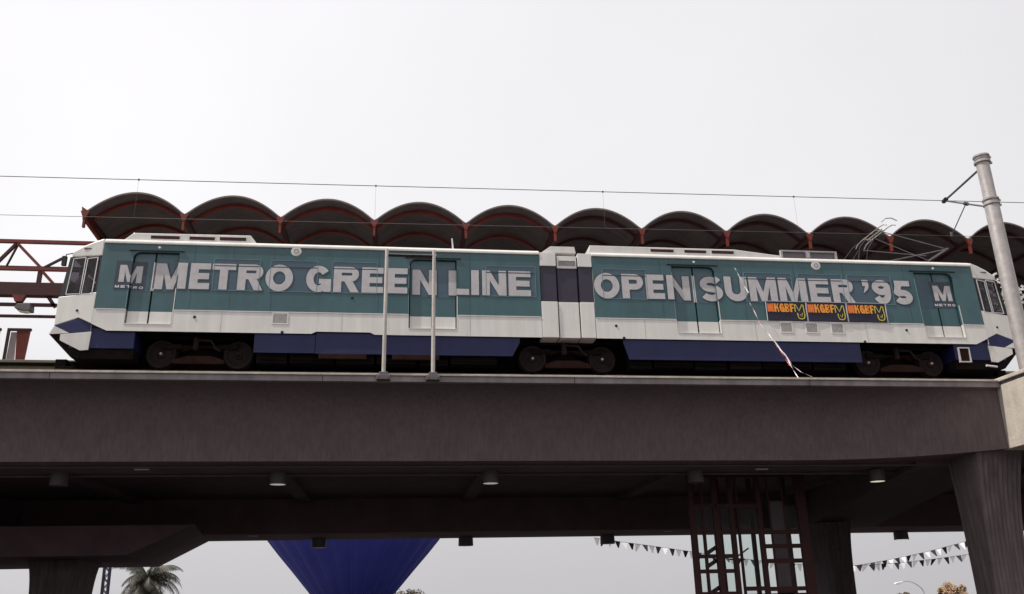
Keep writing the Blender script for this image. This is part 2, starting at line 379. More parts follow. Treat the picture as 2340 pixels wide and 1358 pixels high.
# ------------------------------------------------------------------ downlights under the guideway
def downlight(loc, r, h, label, name='downlight', bright=True):
    t = thing(name, loc, label, 'ceiling light', 'can lights hung under the viaduct')
    x, y, z = loc
    one(lambda b: (b.use('lampbody'), b.lathe([(0, 0), (r*.92, 0), (r*.96, -h*.2), (r, -h*.9), (r, -h), (r*.93, -h), (r*.93, -h*.93)], (x, y, z), 24)), 'housing', None, t, smooth=True)
    one(lambda b: (b.use(bright or 'lampbody'), b.lathe([(0, -h*.92), (r*.5, -h*.95), (r*.92, -h*.99)], (x, y, z), 24)), 'diffuser', None, t, smooth=True)
    return t
ord_ = ['leftmost can light of the near row, dim, under the left end of the viaduct',
        'second can light from the left in the near row, pale lens, above the balloon',
        'third can light from the left in the near row, pale lens, near mid span',
        'fourth can light of the near row, beside the red lift tower top',
        'rightmost can light of the near row, bright lens, right of the lift tower']
for i, x in enumerate((-12.79, -7.45, -1.95, 3.68, 8.95)): downlight((x, 1.62, -2.401), .215, .33, ord_[i], bright=(None, 'lens_glow', 'lens_glow', None, 'lens_bright')[i])
ord2 = ['can light of the far row hanging in front of the blue balloon', 'can light of the far row against the sky right of the balloon',
        'can light of the far row beside the left end of the bunting', 'can light of the far row with yellow lens, between the right-hand piers']
for i, x in enumerate((-7.42, -1.64, 4.17, 17.0)): downlight((x, 14.6, -3.152), .30, .36, ord2[i], bright=('lens', None, None, 'lens_bright')[i])
for i, (x, y, z) in enumerate(((-10.7, 1.1, -2.402), (5.5, 1.4, -2.402), (-9.7, 12.8, -3.152), (6.3, 13.1, -3.152))):
    t = tag(one(lambda b: (b.use('lens'), b.box(x-.17, x+.17, y-.05, y+.05, z-.02, z)), 'soffit_plate', None),
        ['small pale plate on the near soffit, left of the second can light', 'small pale plate on the near soffit, above the red lift tower',
         'small pale plate on the far soffit, above the palm', 'small pale plate on the far soffit, left of the lift tower'][i], 'soffit plate', 'small plates on the viaduct soffit')

# ------------------------------------------------------------------ light rail car
car = thing('light_rail_car', (0, 1.33, 0), 'long articulated tram in teal and white with METRO GREEN LINE lettering', 'train')
def sy(z): return .05*(z-.84)
ZS, ZB, ZT = .84, 1.42, 3.22
DOORS = {-1: [(-11.24, -10.11), (-4.20, -2.95)], 1: [(3.0, 4.22), (10.17, 11.34)]}
REC = .075
def roofprof(): return [(.119,ZT),(.124,3.30),(.20,3.37),(.45,3.43),(1.325,3.50),(2.2,3.43),(2.45,3.37),(2.526,3.30),(2.65,.84)]
for sgn in (-1, 1):
    xa, xb = (-12.0, -.70) if sgn < 0 else (.76, 12.0)
    ds = DOORS[sgn]
    xs = sorted([xa, xb] + [v for d in ds for v in d])
    if sgn < 0: xs = sorted(xs + [-11.62, -6.65, -6.53, -5.18, -5.06])
    else: xs = sorted(xs + [11.62])
    zs = [ZS, 1.04, ZB, 3.0, ZT]
    body = MB(); tl = MB(); body.use('white'); tl.use('teal')
    for x0, x1 in zip(xs, xs[1:]):
        isd = any(a-1e-6 <= x0 and x1 <= b+1e-6 for a, b in ds)
        for z0, z1 in zip(zs, zs[1:]):
            tgt = body if z1 <= ZB+1e-6 else tl
            rec = REC if (isd and z0 >= 1.04-1e-6 and z1 <= 3.0+1e-6) else 0
            if isd and rec: continue
            zb0 = zb1 = z0
            if z0 == ZS:                       # bottom edge rises at the notch and towards the nose
                if sgn < 0:
                    e = lambda x: .90 if -6.54 <= x <= -5.17 else (.84 if abs(x) <= 11.63 else .84 + (abs(x)-11.62)*.46)
                else:
                    e = lambda x: .84 if abs(x) <= 11.63 else .84 + (abs(x)-11.62)*.46
                zb0, zb1 = e(x0), e(x1)
            tgt.face([(x0, sy(zb0), zb0), (x1, sy(zb1), zb1), (x1, sy(z1), z1), (x0, sy(z1), z1)])
    for a, c in ds:                             # door reveals
        for z0, z1, tg in ((1.04, ZB, body), (ZB, 3.0, tl)):
            for x in (a, c): tg.face([(x, sy(z0), z0), (x, sy(z1), z1), (x, sy(z1)+.16, z1), (x, sy(z0)+.16, z0)])
        body.face([(a, sy(1.04), 1.04), (c, sy(1.04), 1.04), (c, sy(1.04)+.16, 1.04), (a, sy(1.04)+.16, 1.04)])
        tl.face([(a, sy(3.0), 3.0), (c, sy(3.0), 3.0), (c, sy(3.0)+.16, 3.0), (a, sy(3.0)+.16, 3.0)])
    rp = roofprof()
    for (y0, z0), (y1, z1) in zip(rp, rp[1:]): body.face([(xa, y0, z0), (xb, y0, z0), (xb, y1, z1), (xa, y1, z1)])
    for x in (xa, xb): body.face([(x, 0, .84)] + [(x, y, z) for y, z in rp])
    body.use('under'); body.face([(xa, .02, .93), (xb, .02, .93), (xb, 2.63, .93), (xa, 2.63, .93)])
    body.build('body_shell', None, car)
    # drip rail along the roof edge and the lower belt moulding
    one(lambda b: (b.use('white'), b.box(xa, xb, .085, .14, 3.222, 3.275)), 'roof_rail', None, car, bevel=.01)
    tlo = tl.build('side_panel', None, car)
    # doors
    for a, c in ds:
        mid = (a+c)/2 + (-.02 if sgn < 0 else 0)
        back = MB(); back.use('darkgap'); back.face([(a, sy(1.04)+.15, 1.04), (c, sy(1.04)+.15, 1.04), (c, sy(3.0)+.15, 3.0), (a, sy(3.0)+.15, 3.0)])
        dr = back.build('door', None, car)
        for x0, x1 in ((a+.03, mid-.022), (mid+.022, c-.03)):
            lf = MB()
            def slab(z0, z1, x0, x1, off, th, m):
                lf.use(m); p = [(x0, z0), (x1, z0), (x1, z1), (x0, z1)]
                lf.prism(p, lambda x, z: sy(z)+off, lambda x, z: sy(z)+off+th)
            slab(1.055, 1.385, x0, x1, REC, .05, 'white'); slab(1.386, 2.985, x0, x1, REC, .05, 'teal')
            leaf = lf.build('door_leaf', None, dr)
            wn = MB(); wn.use('film'); q = .07
            wn.prism([(x0+q, 1.92), (x1-q, 1.92), (x1-q, 2.84), (x0+q, 2.84)], lambda x, z: sy(z)+REC-.004, lambda x, z: sy(z)+REC+.01)
            wn.build('door_window', None, dr)
            ed = MB(); ed.use('alum')
            xe = x1 if x0 < mid-.1 else x0
            ed.prism([(xe-.014, 1.95), (xe+.014, 1.95), (xe+.014, 2.74), (xe-.014, 2.74)], lambda x, z: sy(z)+REC-.006, lambda x, z: sy(z)+REC+.02)
            ed.build('door_edge_strip', None, dr)
        # frame: black bar painted as the lintel shadow, and rounded corner
        hd = MB(); hd.use('black')
        hd.prism([(a-.12, 3.03), (c+.12, 3.03), (c+.12, 3.05), (a-.12, 3.05)], lambda x, z: sy(z)-.03, lambda x, z: sy(z)+.005)
        xc = a if sgn < 0 else c; k = 1 if sgn < 0 else -1
        arc = [(xc + k*(.17 - .17*math.cos(t)), 2.83 + .17*math.sin(t)) for t in [PI/2*i/6 for i in range(7)]]
        hd.use('teal'); hd.prism(arc + [(xc, 3.0)], lambda x, z: sy(z)+.001, lambda x, z: sy(z)+.10)
        hd.use('trim'); hd.prism([(a-.02, 1.44), (a-.001, 1.44), (a-.001, 2.8), (a-.02, 2.8)], lambda x, z: sy(z)-.004, lambda x, z: sy(z)+.003)
        hd.use('white'); hd.prism([(c+.001, 1.05), (c+.022, 1.05), (c+.022, 2.0), (c+.001, 2.0)], lambda x, z: sy(z)-.006, lambda x, z: sy(z)+.003)  # white strip paints the sunlit edge of the right jamb
        hd.prism([(a, 1.02), (c, 1.02), (c, 1.038), (a, 1.038)], lambda x, z: sy(z)-.012, lambda x, z: sy(z)+.01)
        hd.build('door_frame', None, dr)
        lp = MB(); lp.use('lens'); lp.lathe([(0, -.03), (.03, -.025), (.04, 0)], ((a+c)/2+.05, sy(3.13), 3.13), 12, 'y'); lp.build('door_lamp', None, dr)

def frame_rect(b, x0, x1, z0, z1, w, off, th):
    for p in ([(x0, z0), (x1, z0), (x1, z0+w), (x0, z0+w)], [(x0, z1-w), (x1, z1-w), (x1, z1), (x0, z1)],
              [(x0, z0+w), (x0+w, z0+w), (x0+w, z1-w), (x0, z1-w)], [(x1-w, z0+w), (x1, z0+w), (x1, z1-w), (x1-w, z1-w)]):
        b.prism(p, lambda x, z: sy(z)-off-th, lambda x, z: sy(z)-off)
# side windows under the film
WIN = [(-9.22,-8.05),(-7.80,-6.58),(-6.21,-5.04),(-2.17,-.82),(1.02,2.26),(5.05,6.45),(6.63,7.95),(8.10,9.42)]
for x0, x1 in WIN:
    w = MB(); w.use('trim'); frame_rect(w, x0, x1, 1.97, 2.86, .013, .001, .013)
    fr = w.build('window', None, car)
    w = MB(); w.use('film'); w.prism([(x0+.016, 1.986), (x1-.016, 1.986), (x1-.016, 2.844), (x0+.016, 2.844)], lambda x, z: sy(z)-.003, lambda x, z: sy(z)-.0005)
    w.build('window_pane', None, fr)
    w = MB(); w.use('logoback'); w.prism([(x0+.02, 2.652), (x1-.02, 2.652), (x1-.02, 2.678), (x0+.02, 2.678)], lambda x, z: sy(z)-.013, lambda x, z: sy(z)-.004)
    w.build('window_transom', None, fr)

# ------------------------------------------------------------------ lettering: 2-D glyph pieces
def strip(path, t, closed=False):
    n = len(path); out_ = []; L = []; R = []
    for i, p in enumerate(path):
        a = path[(i-1) % n] if (closed or i > 0) else p; c = path[(i+1) % n] if (closed or i < n-1) else p
        dx, dz = c[0]-a[0], c[1]-a[1]; l = math.hypot(dx, dz) or 1; nx_, nz_ = -dz/l, dx/l
        tt = t(i/(n-1 if not closed else n)) if callable(t) else t
        L.append((p[0]+nx_*tt/2, p[1]+nz_*tt/2)); R.append((p[0]-nx_*tt/2, p[1]-nz_*tt/2))
    for i in range(n if closed else n-1):
        j = (i+1) % n; out_.append([L[i], L[j], R[j], R[i]])
    return out_
def arc(cx, cz, rx, rz, a0, a1, n=14):
    return [(cx+rx*math.cos(math.radians(a0+(a1-a0)*i/n)), cz+rz*math.sin(math.radians(a0+(a1-a0)*i/n))) for i in range(n+1)]
def rect(x0, x1, z0, z1): return [(x0, z0), (x1, z0), (x1, z1), (x0, z1)]
def glyph(ch, w, h, s=.2, q=.18):
    s *= h; q *= h                       # stem and bar thickness
    if ch == 'M': return [rect(0, s, 0, h), rect(w-s, w, 0, h), [(s, h), (s, h-.02*h), (s, .62*h), (w/2-.11*h, 0), (w/2, 0), (w/2, .38*h), (s+.06*h, h)], [(w-s, h), (w-s-.06*h, h), (w/2, .38*h), (w/2, 0), (w/2+.11*h, 0), (w-s, .62*h)]]
    if ch == 'N': return [rect(0, s, 0, h), rect(w-s, w, 0, h), [(s, h), (s, .60*h), (w-s, 0), (w-s, .40*h)]]
    if ch == 'E': return [rect(0, s, 0, h), rect(s, w, 0, q), rect(s, w, h-q, h), rect(s, w*.95, h/2-q/2, h/2+q/2)]
    if ch == 'F': return [rect(0, s, 0, h), rect(s, w, h-q, h), rect(s, w*.92, h/2-q/2, h/2+q/2)]
    if ch == 'T': return [rect(0, w, h-q, h), rect(w/2-s/2, w/2+s/2, 0, h-q)]
    if ch == 'L': return [rect(0, s, 0, h), rect(s, w, 0, q)]
    if ch in 'I1': return [rect(w/2-s/2, w/2+s/2, 0, h)]
    if ch in 'O0': return strip([(w/2+(w-s)/2*math.cos(t), h/2+(h-q)/2*1.02*math.sin(t)) for t in [2*PI*i/30 for i in range(30)]], (s+q)/2*1.02, True)
    if ch == 'G':
        P = [(w/2+(w-s)/2*math.cos(math.radians(t)), h/2+(h-q)/2*1.02*math.sin(math.radians(t))) for t in range(38, 331, 12)]
        return strip(P, (s+q)/2) + [rect(w-s*.9, w, 0, h*.50), rect(w*.52, w-s*.9, h*.50-q*.8, h*.50)]
    if ch in 'PR':
        z1 = h*.42 if ch == 'R' else h*.36; rr = (h - z1 - q)/2; cz = z1 + q/2 + rr; cx = w - s/2 - rr
        P = [(s, h-q/2), (max(s+.01, cx), h-q/2)] + arc(max(s+.01, cx), cz, rr, rr, 90, -90, 10)[1:] + [(s, z1+q/2)]
        o_ = [rect(0, s, 0, h)] + strip(P, q)
        if ch == 'R': o_.append([(w*.42, z1), (w*.42+s*1.05, z1), (w*.99, 0), (w*.99-s*1.05, 0)])
        return o_
    if ch == 'B':
        o_ = [rect(0, s, 0, h)]
        for z0, z1 in ((0, h*.5), (h*.5, h)):
            rr = (z1-z0-q*.7)/2; cz = (z0+z1)/2; cx = max(s+.01, w-s/2-rr)
            o_ += strip([(s, z1-q*.35), (cx, z1-q*.35)] + arc(cx, cz, rr, rr, 90, -90, 8)[1:] + [(s, z0+q*.35)], q*.7)
        return o_
    if ch == 'K': return [rect(0, s, 0, h), [(s, .32*h), (s, .58*h), (w*.72, h), (w, h)], [(s*1.4, .56*h), (s*2.0, .66*h), (w, 0), (w*.70, 0)]]
    if ch == 'U':
        r = (w-s)/2; return strip([(s/2, h), (s/2, r*.95+q/2)] + arc(w/2, r*.95+q/2, r, r*.95, 180, 360, 12)[1:-1] + [(w-s/2, r*.95+q/2), (w-s/2, h)], lambda u: s)
    if ch == 'V': return strip([(s/2, h), (w/2, q/2), (w-s/2, h)], s*.7)
    if ch == 'S':
        rx = (w-s)/2; rz = (h-q)/4
        P = arc(w/2, h-q/2-rz, rx*.98, rz, 20, 265, 14) + arc(w/2, q/2+rz, rx, rz, 88, -160, 14)
        return strip(P, (s+q)/2)
    if ch == '9':
        rx = (w-s)/2; rz = (h*.62-q)/2
        O = [(w/2+rx*math.cos(t), h-q/2-rz+rz*math.sin(t)) for t in [2*PI*i/24 for i in range(24)]]
        T = [(w-s/2, h-q/2-rz-.01)] + arc(w/2-.02*w, q/2+h*.33, rx*1.02, h*.33, 0, -150, 12)[1:]
        return strip(O, (s+q)/2, True) + strip(T, (s+q)/2)
    if ch == '5':
        rx = (w-s)/2; rz = (h*.60-q)/2
        P = [(s*.5, h*.52)] + arc(w/2, q/2+rz, rx, rz, 125, -155, 16)
        return [rect(.16*w, .94*w, h-q, h), [(.16*w, h-q), (.16*w+s*.95, h-q), (.08*w+s*.95, h*.50), (.04*w, h*.44)]] + strip(P, (s+q)/2)
    if ch == "'": return [rect(0, w, h-q*1.15, h), [(w, h-q*1.15), (w*.45, h-q*1.15), (0, h-q*2.35), (w*.15, h-q*2.35), (w*.8, h-q*1.7)]]
    return []
def lettering(name, items, z0, h, m, planes, off, parent, outline=True, s=.285, q=.235, oy=0.0, split=True):
    """items: (char, x0, x1). Built on the sloping car side; parts lying over a door step back with it."""
    def collect(dx, dz, dy, ox):
        P = []
        for ch, x0, x1 in items:
            for poly in glyph(ch, x1-x0, h, s, q): P.append(([(x0+u+dx, z0+v+dz) for u, v in poly], ox))
        return P
    me = MB(); lst = []
    if outline: lst += [(m2, collect(*a)) for m2, a in (('outline', (.036, -.034, 0, .0010)), ('outline', (-.022, .018, 0, .0004)), ('outline', (.0, -.040, 0, .0014)), ('outline', (.032, .012, 0, .0007)))]
    lst.append((m, collect(0, 0, 0, .0022)))
    bm = bmesh.new()
    mats_ = []
    for mm, polys in lst:
        if mm not in mats_: mats_.append(mm)
        for k, (poly, ox) in enumerate(polys):
            vs = [bm.verts.new((x, -(off+ox) - .00002*(k % 9), z)) for x, z in poly]
            try: f = bm.faces.new(vs); f.material_index = mats_.index(mm)
            except ValueError: pass
    if split:
        for a, c in DOORS[-1] + DOORS[1]:
            for x in (a, c):
                bmesh.ops.bisect_plane(bm, geom=bm.verts[:] + bm.edges[:] + bm.faces[:], plane_co=(x, 0, 0), plane_no=(1, 0, 0))
        bmesh.ops.split_edges(bm, edges=[e for e in bm.edges if any(abs(e.verts[0].co.x-x) < 1e-5 and abs(e.verts[1].co.x-x) < 1e-5 for d in DOORS[-1]+DOORS[1] for x in d)])
    bmesh.ops.triangulate(bm, faces=bm.faces[:])
    out_ = MB(); out_.mats = mats_
    for f in bm.faces:
        c = f.calc_center_median(); rec = REC if split and any(a < c.x < b_ for a, b_ in DOORS[-1]+DOORS[1]) else 0
        out_.cur = f.material_index
        out_.face([(v.co.x, v.co.y + sy(v.co.z) + rec + oy, v.co.z) for v in f.verts])
    bm.free()
    o = out_.build(name, None, parent); return o
OFF = .0085
ZL, HL = 2.0, .72
lettering('lettering', [('M',-10.66,-9.87),('E',-9.79,-9.29),('T',-9.25,-8.66),('R',-8.60,-7.95),('O',-7.91,-7.20)], ZL, HL, 'letter', None, OFF, car)
lettering('lettering', [('G',-6.88,-6.23),('R',-6.17,-5.50),('E',-5.44,-4.88),('E',-4.79,-4.25),('N',-4.12,-3.48)], ZL, HL, 'letter', None, OFF, car)
lettering('lettering', [('L',-3.16,-2.62),('I',-2.56,-2.36),('N',-2.27,-1.62),('E',-1.56,-.96)], ZL, HL, 'letter', None, OFF, car)
lettering('lettering', [('O',.77,1.49),('P',1.55,2.17),('E',2.22,2.74),('N',2.82,3.49)], ZL, HL, 'letter', None, OFF, car)
lettering('lettering', [('S',3.77,4.41),('U',4.46,5.12),('M',5.17,5.97),('M',6.03,6.85),('E',6.93,7.52),('R',7.60,8.26)], ZL, HL, 'letter', None, OFF, car)
lettering('lettering', [("'",8.53,8.72),('9',8.80,9.37),('5',9.41,10.0)], ZL, HL, 'letter', None, OFF, car)
# M emblem on a dark square, small METRO beneath, at both ends
for x0, x1 in ((-11.62, -10.88), (10.63, 11.33)):
    b = MB(); b.use('logoback')
    segs = [x0] + [v for d in DOORS[-1]+DOORS[1] for v in d if x0 < v < x1] + [x1]
    for a, c in zip(segs, segs[1:]):
        rec = REC if any(p < (a+c)/2 < q_ for p, q_ in DOORS[-1]+DOORS[1]) else 0
        b.prism([(a, 1.96), (c, 1.96), (c, 2.74), (a, 2.74)], lambda x, z: sy(z)+rec-.0092, lambda x, z: sy(z)+rec-.006)
    lg = b.build('emblem', None, car)
    xm = (x0+x1)/2
    lettering('emblem_letter', [('M', xm-.27, xm+.27)], 2.15, .47, 'letter', None, .0098, lg, outline=False)
    st = (x1-x0-.04)/5
    lettering('emblem_word', [(c, x0+.02+st*i+.02, x0+.02+st*i+.02+(.10)) for i, c in enumerate('METRO')], 1.99, .07, 'letter_w', None, .0098, lg, outline=False)

for x in (-8.75, -5.0, -2.6, -7.72, 2.66, 5.0, 6.54, 8.03, 9.85, -9.72):
    b = MB(); b.use('outline'); b.prism([(x-.005, ZB+.01), (x+.005, ZB+.01), (x+.005, ZT-.01), (x-.005, ZT-.01)], lambda x, z: sy(z)-.0028, lambda x, z: sy(z)-.0002); b.build('panel_seam', None, car)
for x in (-8.9, -5.9, -2.6, 2.1, 5.2, 8.4):
    b = MB(); b.use('grille'); b.prism([(x-.005, .86 if abs(x+5.9) > 1 else .92), (x+.005, .86 if abs(x+5.9) > 1 else .92), (x+.005, ZB-.01), (x-.005, ZB-.01)], lambda x, z: sy(z)-.0028, lambda x, z: sy(z)-.0002); b.build('panel_seam', None, car)
for xa, xb in ((-11.95, -11.26), (-10.09, -4.22), (-2.93, -.72), (.78, 2.98), (4.24, 10.15), (11.36, 11.95)):
    b = MB(); b.use('white'); b.box(xa, xb, sy(1.41)-.014, sy(1.41)+.01, 1.398, 1.424); b.build('belt_moulding', None, car)
# round marker discs, lower grilles, door lamps, small marks
for x in (-7.17, 7.24):
    b = MB(); b.use('white'); b.lathe([(0, -.03), (.128, -.028), (.14, -.01), (.14, .02)], (x, sy(3.13), 3.125), 24, 'y')
    d = b.build('marker_disc', None, car, smooth=True)
    b = MB(); b.use('grille'); b.lathe([(.035, -.034), (.075, -.034), (.075, -.029)], (x, sy(3.13), 3.125), 20, 'y'); b.build('disc_ring', None, d)
for x0, x1 in ((-7.63, -7.28), (5.93, 6.24), (6.66, 6.97), (7.40, 7.72)):
    b = MB(); b.use('white'); frame_rect(b, x0-.03, x1+.03, 1.08, 1.40, .03, 0, .012)
    v = b.build('vent', None, car)
    b = MB(); b.use('grille')
    for k in range(9): b.prism([(x0, 1.11+k*.029), (x1, 1.11+k*.029), (x1, 1.125+k*.029), (x0, 1.125+k*.029)], lambda x, z: sy(z)-.010, lambda x, z: sy(z)-.001)
    b.build('vent_slats', None, v)
for x, z in ((-9.56,1.24),(1.31,1.20),(9.60,1.22),(-5.67,1.85),(-7.38,.87),(8.3,.86),(1.5,.86)):
    b = MB(); b.use('black'); b.lathe([(0, -.02), (.035, -.015), (.04, 0)], (x, sy(z), z), 12, 'y'); b.build('access_lock', None, car)

# cab ends
def ny(s): return lambda x, z: sy(z) + max(0, (abs(x)-12.0))*.10
for sgn in (-1, 1):
    X = lambda v: sgn*v
    near = ny(sgn); far = lambda x, z: 2.65 - sy(z) - max(0, (abs(x)-12.0))*.10
    cp = lambda b, poly, a, c: b.prism([(X(x), z) for x, z in poly], a, c)
    b = MB(); b.use('white')
    W_ = [(12.001,1.02),(12.34,1.18),(12.90,.98),(12.92,1.74),(12.001,1.86)]
    cp(b, W_, near, lambda x, z: near(x, z)+.05); cp(b, W_, lambda x, z: far(x, z)-.05, far)
    b.box(X(12.86), X(12.895), near(12.9, 1.2)+.04, far(12.9, 1.2)-.04, .985, 1.745); b.use('under'); b.box(X(12.002), X(12.87), .14, 2.50, .98, 1.03); b.use('white')
    cab = b.build('cab', None, car, bevel=.012)
    b = MB(); b.use('white')
    cp(b, [(12.001,2.87),(12.76,2.83),(12.77,2.97),(12.5,3.15),(12.25,3.27),(12.001,3.36)], near, far)
    b.build('cab_roof', None, car, bevel=.03)
    b = MB(); b.use('black')
    nn = lambda x, z: near(x, z)+.015; ff = lambda x, z: near(x, z)+.09
    f0 = lambda x, z: far(x, z)-.09; f1 = lambda x, z: far(x, z)-.015
    for p, q_ in ((nn, ff), (f0, f1)):
        b = MB(); b.use('black')
        cp(b, [(12.78,1.74),(12.90,1.74),(12.80,2.84),(12.70,2.84)], p, q_)
        cp(b, [(12.001,1.80),(12.08,1.80),(12.06,2.88),(12.001,2.88)], p, q_)
        cp(b, [(12.37,1.78),(12.44,1.78),(12.42,2.88),(12.35,2.88)], p, q_)
        b.build('cab_pillar', None, cab)
    for xl0, xl1, xh0, xh1 in ((12.40, 12.76, 12.39, 12.71), (12.10, 12.38, 12.09, 12.36)):
        w = .022; b = MB(); b.use('alum')
        outer = [(xl0, 1.81), (xl1, 1.80), (xh1, 2.80), (xh0, 2.83)]; cxm = sum(p[0] for p in outer)/4; czm = sum(p[1] for p in outer)/4
        inner = [(x + (w if x < cxm else -w), z + (w if z < czm else -w)) for x, z in outer]
        for k in range(4):
            j = (k+1) % 4; cp(b, [outer[k], outer[j], inner[j], inner[k]], lambda x, z: near(x, z)-.004, lambda x, z: near(x, z)+.03)
        wf = b.build('cab_window', None, car)
        b = MB(); b.use('glass_cab'); cp(b, inner, lambda x, z: near(x, z)+.012, lambda x, z: near(x, z)+.016); b.build('window_pane', None, wf)
        b = MB(); b.use('glass_dark'); cp(b, inner, lambda x, z: far(x, z)-.03, lambda x, z: far(x, z)-.02); b.build('far_pane', None, wf)  # opaque black pane added to hold the cab interior dark
    # windscreen on the nose
    b = MB(); b.use('glass_cab')
    vs = [(X(12.88), .22, 1.75), (X(12.88), 2.43, 1.75), (X(12.76), 2.40, 2.83), (X(12.76), .25, 2.83)]
    vs2 = [(x+X(-.02), y, z) for x, y, z in vs]; b.idx(vs+vs2, [(0,1,2,3),(7,6,5,4),(0,4,5,1),(1,5,6,2),(2,6,7,3),(3,7,4,0)])
    b.build('windscreen', None, car)
    b = MB(); b.use('under')            # driver's desk and rear bulkhead
    b.box(X(12.02), X(12.06), .2, 2.45, 1.80, 2.86); b.box(X(12.55), X(12.86), .35, 2.3, 1.75, 1.95)
    b.build('cab_interior', None, cab)
    # navy cowl below the nose, white fin and corner plate, coupler
    b = MB(); b.use('blue')
    cp(b, [(10.95,.838),(11.62,.838),(12.34,1.175),(12.89,.975),(12.50,.76),(12.47,.40),(10.95,.40)], .06, 2.59)
    b.build('nose_cowl', None, car, bevel=.01)
    b = MB(); b.use('under'); cp(b, [(10.95,.397),(12.46,.397),(12.40,.22),(12.2,.14),(10.95,.14)], .10, 2.55); b.build('nose_underpan', None, car, bevel=.01)
    b = MB(); b.use('white'); cp(b, [(12.87,.96),(12.97,.745),(12.50,.775)], .05, 2.6); b.build('nose_fin', None, car)
    b = MB(); b.use('under'); cp(b, [(12.97,.741),(12.50,.771),(12.2,.60),(12.2,.14),(12.40,.17)], .08, 2.57); b.build('anticlimber', None, car)
    b = MB(); b.use('white'); cp(b, [(11.98,.82),(12.70,.735),(12.69,.58),(12.19,.33),(12.0,.35)], .035, .075); b.build('corner_plate', None, car, bevel=.006)
    b = MB(); b.use('under')
    b.box(X(12.35), X(12.80), 1.1, 1.56, .12, .34); b.box(X(12.80), X(13.08), .98, 1.68, .04, .36); b.cyl((X(13.05), 1.33, .2), (X(13.14), 1.33, .2), .09, .06)
    b.box(X(12.5), X(12.9), .9, 1.0, .05, .15)
    b.build('coupler', None, car, bevel=.015)
    b = MB(); b.use('black')
    b.tube([(X(12.74), near(12.7, 2.9)-.02, 2.93), (X(12.86), near(12.7, 2.9)-.10, 2.86), (X(12.88), near(12.7, 2.9)-.10, 2.72)], .014)
    b.box(X(12.83), X(12.93), near(12.7, 2.7)-.15, near(12.7, 2.7)-.06, 2.55, 2.80)
    b.build('mirror', None, car)
    b = MB(); b.use('lampbody'); b.box(X(12.30), X(12.48), near(12.4, 3.05)-.012, near(12.4, 3.05)+.01, 3.055, 3.09); b.build('marker_lamp', None, car)
    b = MB(); b.use('black'); b.lathe([(0, -.02), (.03, -.015), (.035, 0)], (X(12.4), near(12.4, 1.35), 1.37), 10, 'y'); b.build('access_lock', None, car)
# metal-framed box under the right end
b = MB(); b.use('alum')
for x0, x1, z0, z1 in ((11.02,11.05,.31,.74),(11.33,11.36,.31,.74),(11.05,11.33,.31,.34),(11.05,11.33,.71,.74)): b.box(x0, x1, -.02, .05, z0, z1)
b.use('rust'); b.box(11.05, 11.33, .02, .3, .34, .71); b.build('equipment_cage', None, car)
b = MB(); b.use('letter_w'); b.cyl((11.80, .03, .235), (12.12, .03, .20), .03, .03, 8); b.build('reflector_tube', None, car)
# articulation
art = [(-.69, -.245, 0.0), (-.215, .335, .035), (.365, .75, 0.0)]
for i, (x0, x1, dy) in enumerate(art):
    b = MB(); b.use('white')
    b.prism([(x0, .845), (x1, .845), (x1, 1.865), (x0, 1.865)], lambda x, z: sy(z)+dy, lambda x, z: 2.65-sy(z)-dy)
    dz = -.05 if i == 1 else 0
    b.prism([(x0, 2.90+dz), (x1, 2.90+dz), (x1, 3.30+dz*1.6), (x0, 3.30+dz*1.6)], lambda x, z: sy(z)+dy-.01, lambda x, z: 2.65-sy(z)-dy+.01)
    p = b.build('articulation_panel', None, car, bevel=.012)
    b = MB(); b.use('diaphragm'); b.prism([(x0+.01, 1.867), (x1-.01, 1.867), (x1-.01, 2.897), (x0+.01, 2.897)], lambda x, z: sy(z)+dy+.025, lambda x, z: 2.60-sy(z)-dy); b.build('bellows', None, p)
b = MB(); b.use('darkgap'); b.box(-.70, .76, .18, 2.4, .95, 3.2); b.build('articulation_core', None, car)
b = MB(); b.use('grille')
for k in range(6): b.box(-.17, .29, sy(3)+.004, sy(3)+.03, 2.94+k*.025, 2.952+k*.025)
b.build('articulation_grille', None, car)
b = MB(); b.use('white'); b.prism([(-.60,3.37),(.36,3.37),(.33,3.56),(-.34,3.56)], .28, 2.35); b.build('articulation_roof', None, car, bevel=.01)
# roof units
def roofunit(prof, holes, y0):
    b = MB(); b.use('white')
    zb, zt = 3.36, prof[1][1]
    b.prism(prof, y0, 2.65-y0)
    o_ = b.build('roof_unit', None, car, bevel=.02)
    for (a, c, z0, z1) in holes:
        b = MB(); b.use('reddark'); b.box(a, c, y0-.006, y0+.02, z0, z1)  # dark panel painted where the opening would show only a dark recess
        b.use('white'); b.box(a-.02, c+.02, y0-.02, y0-.007+.006, z1, z1+.02); b.build('louvre_dark_panel', None, o_)
roofunit([(-11.62,3.36),(-11.36,3.60),(-8.40,3.62),(-8.20,3.36)], [(-10.92,-10.20,3.445,3.53),(-9.95,-9.31,3.445,3.53),(-9.18,-8.51,3.45,3.54)], .27)
roofunit([(.70,3.36),(.76,3.62),(4.97,3.62),(6.30,3.47),(6.30,3.36)], [(2.50,3.16,3.475,3.555),(3.48,4.11,3.475,3.555),(4.28,4.92,3.475,3.56)], .27)
b = MB(); b.use('grille')
for x0, x1, z0, z1 in ((6.34,6.40,3.41,3.66),(7.98,8.04,3.41,3.66),(6.40,7.98,3.63,3.66),(7.10,7.22,3.45,3.63)): b.box(x0, x1, .30, .38, z0, z1)
rs = b.build('resistor_box', None, car)
b = MB(); b.use('lampbody'); b.box(6.40, 7.98, .36, 2.2, 3.42, 3.61); b.build('resistor_core', None, rs)
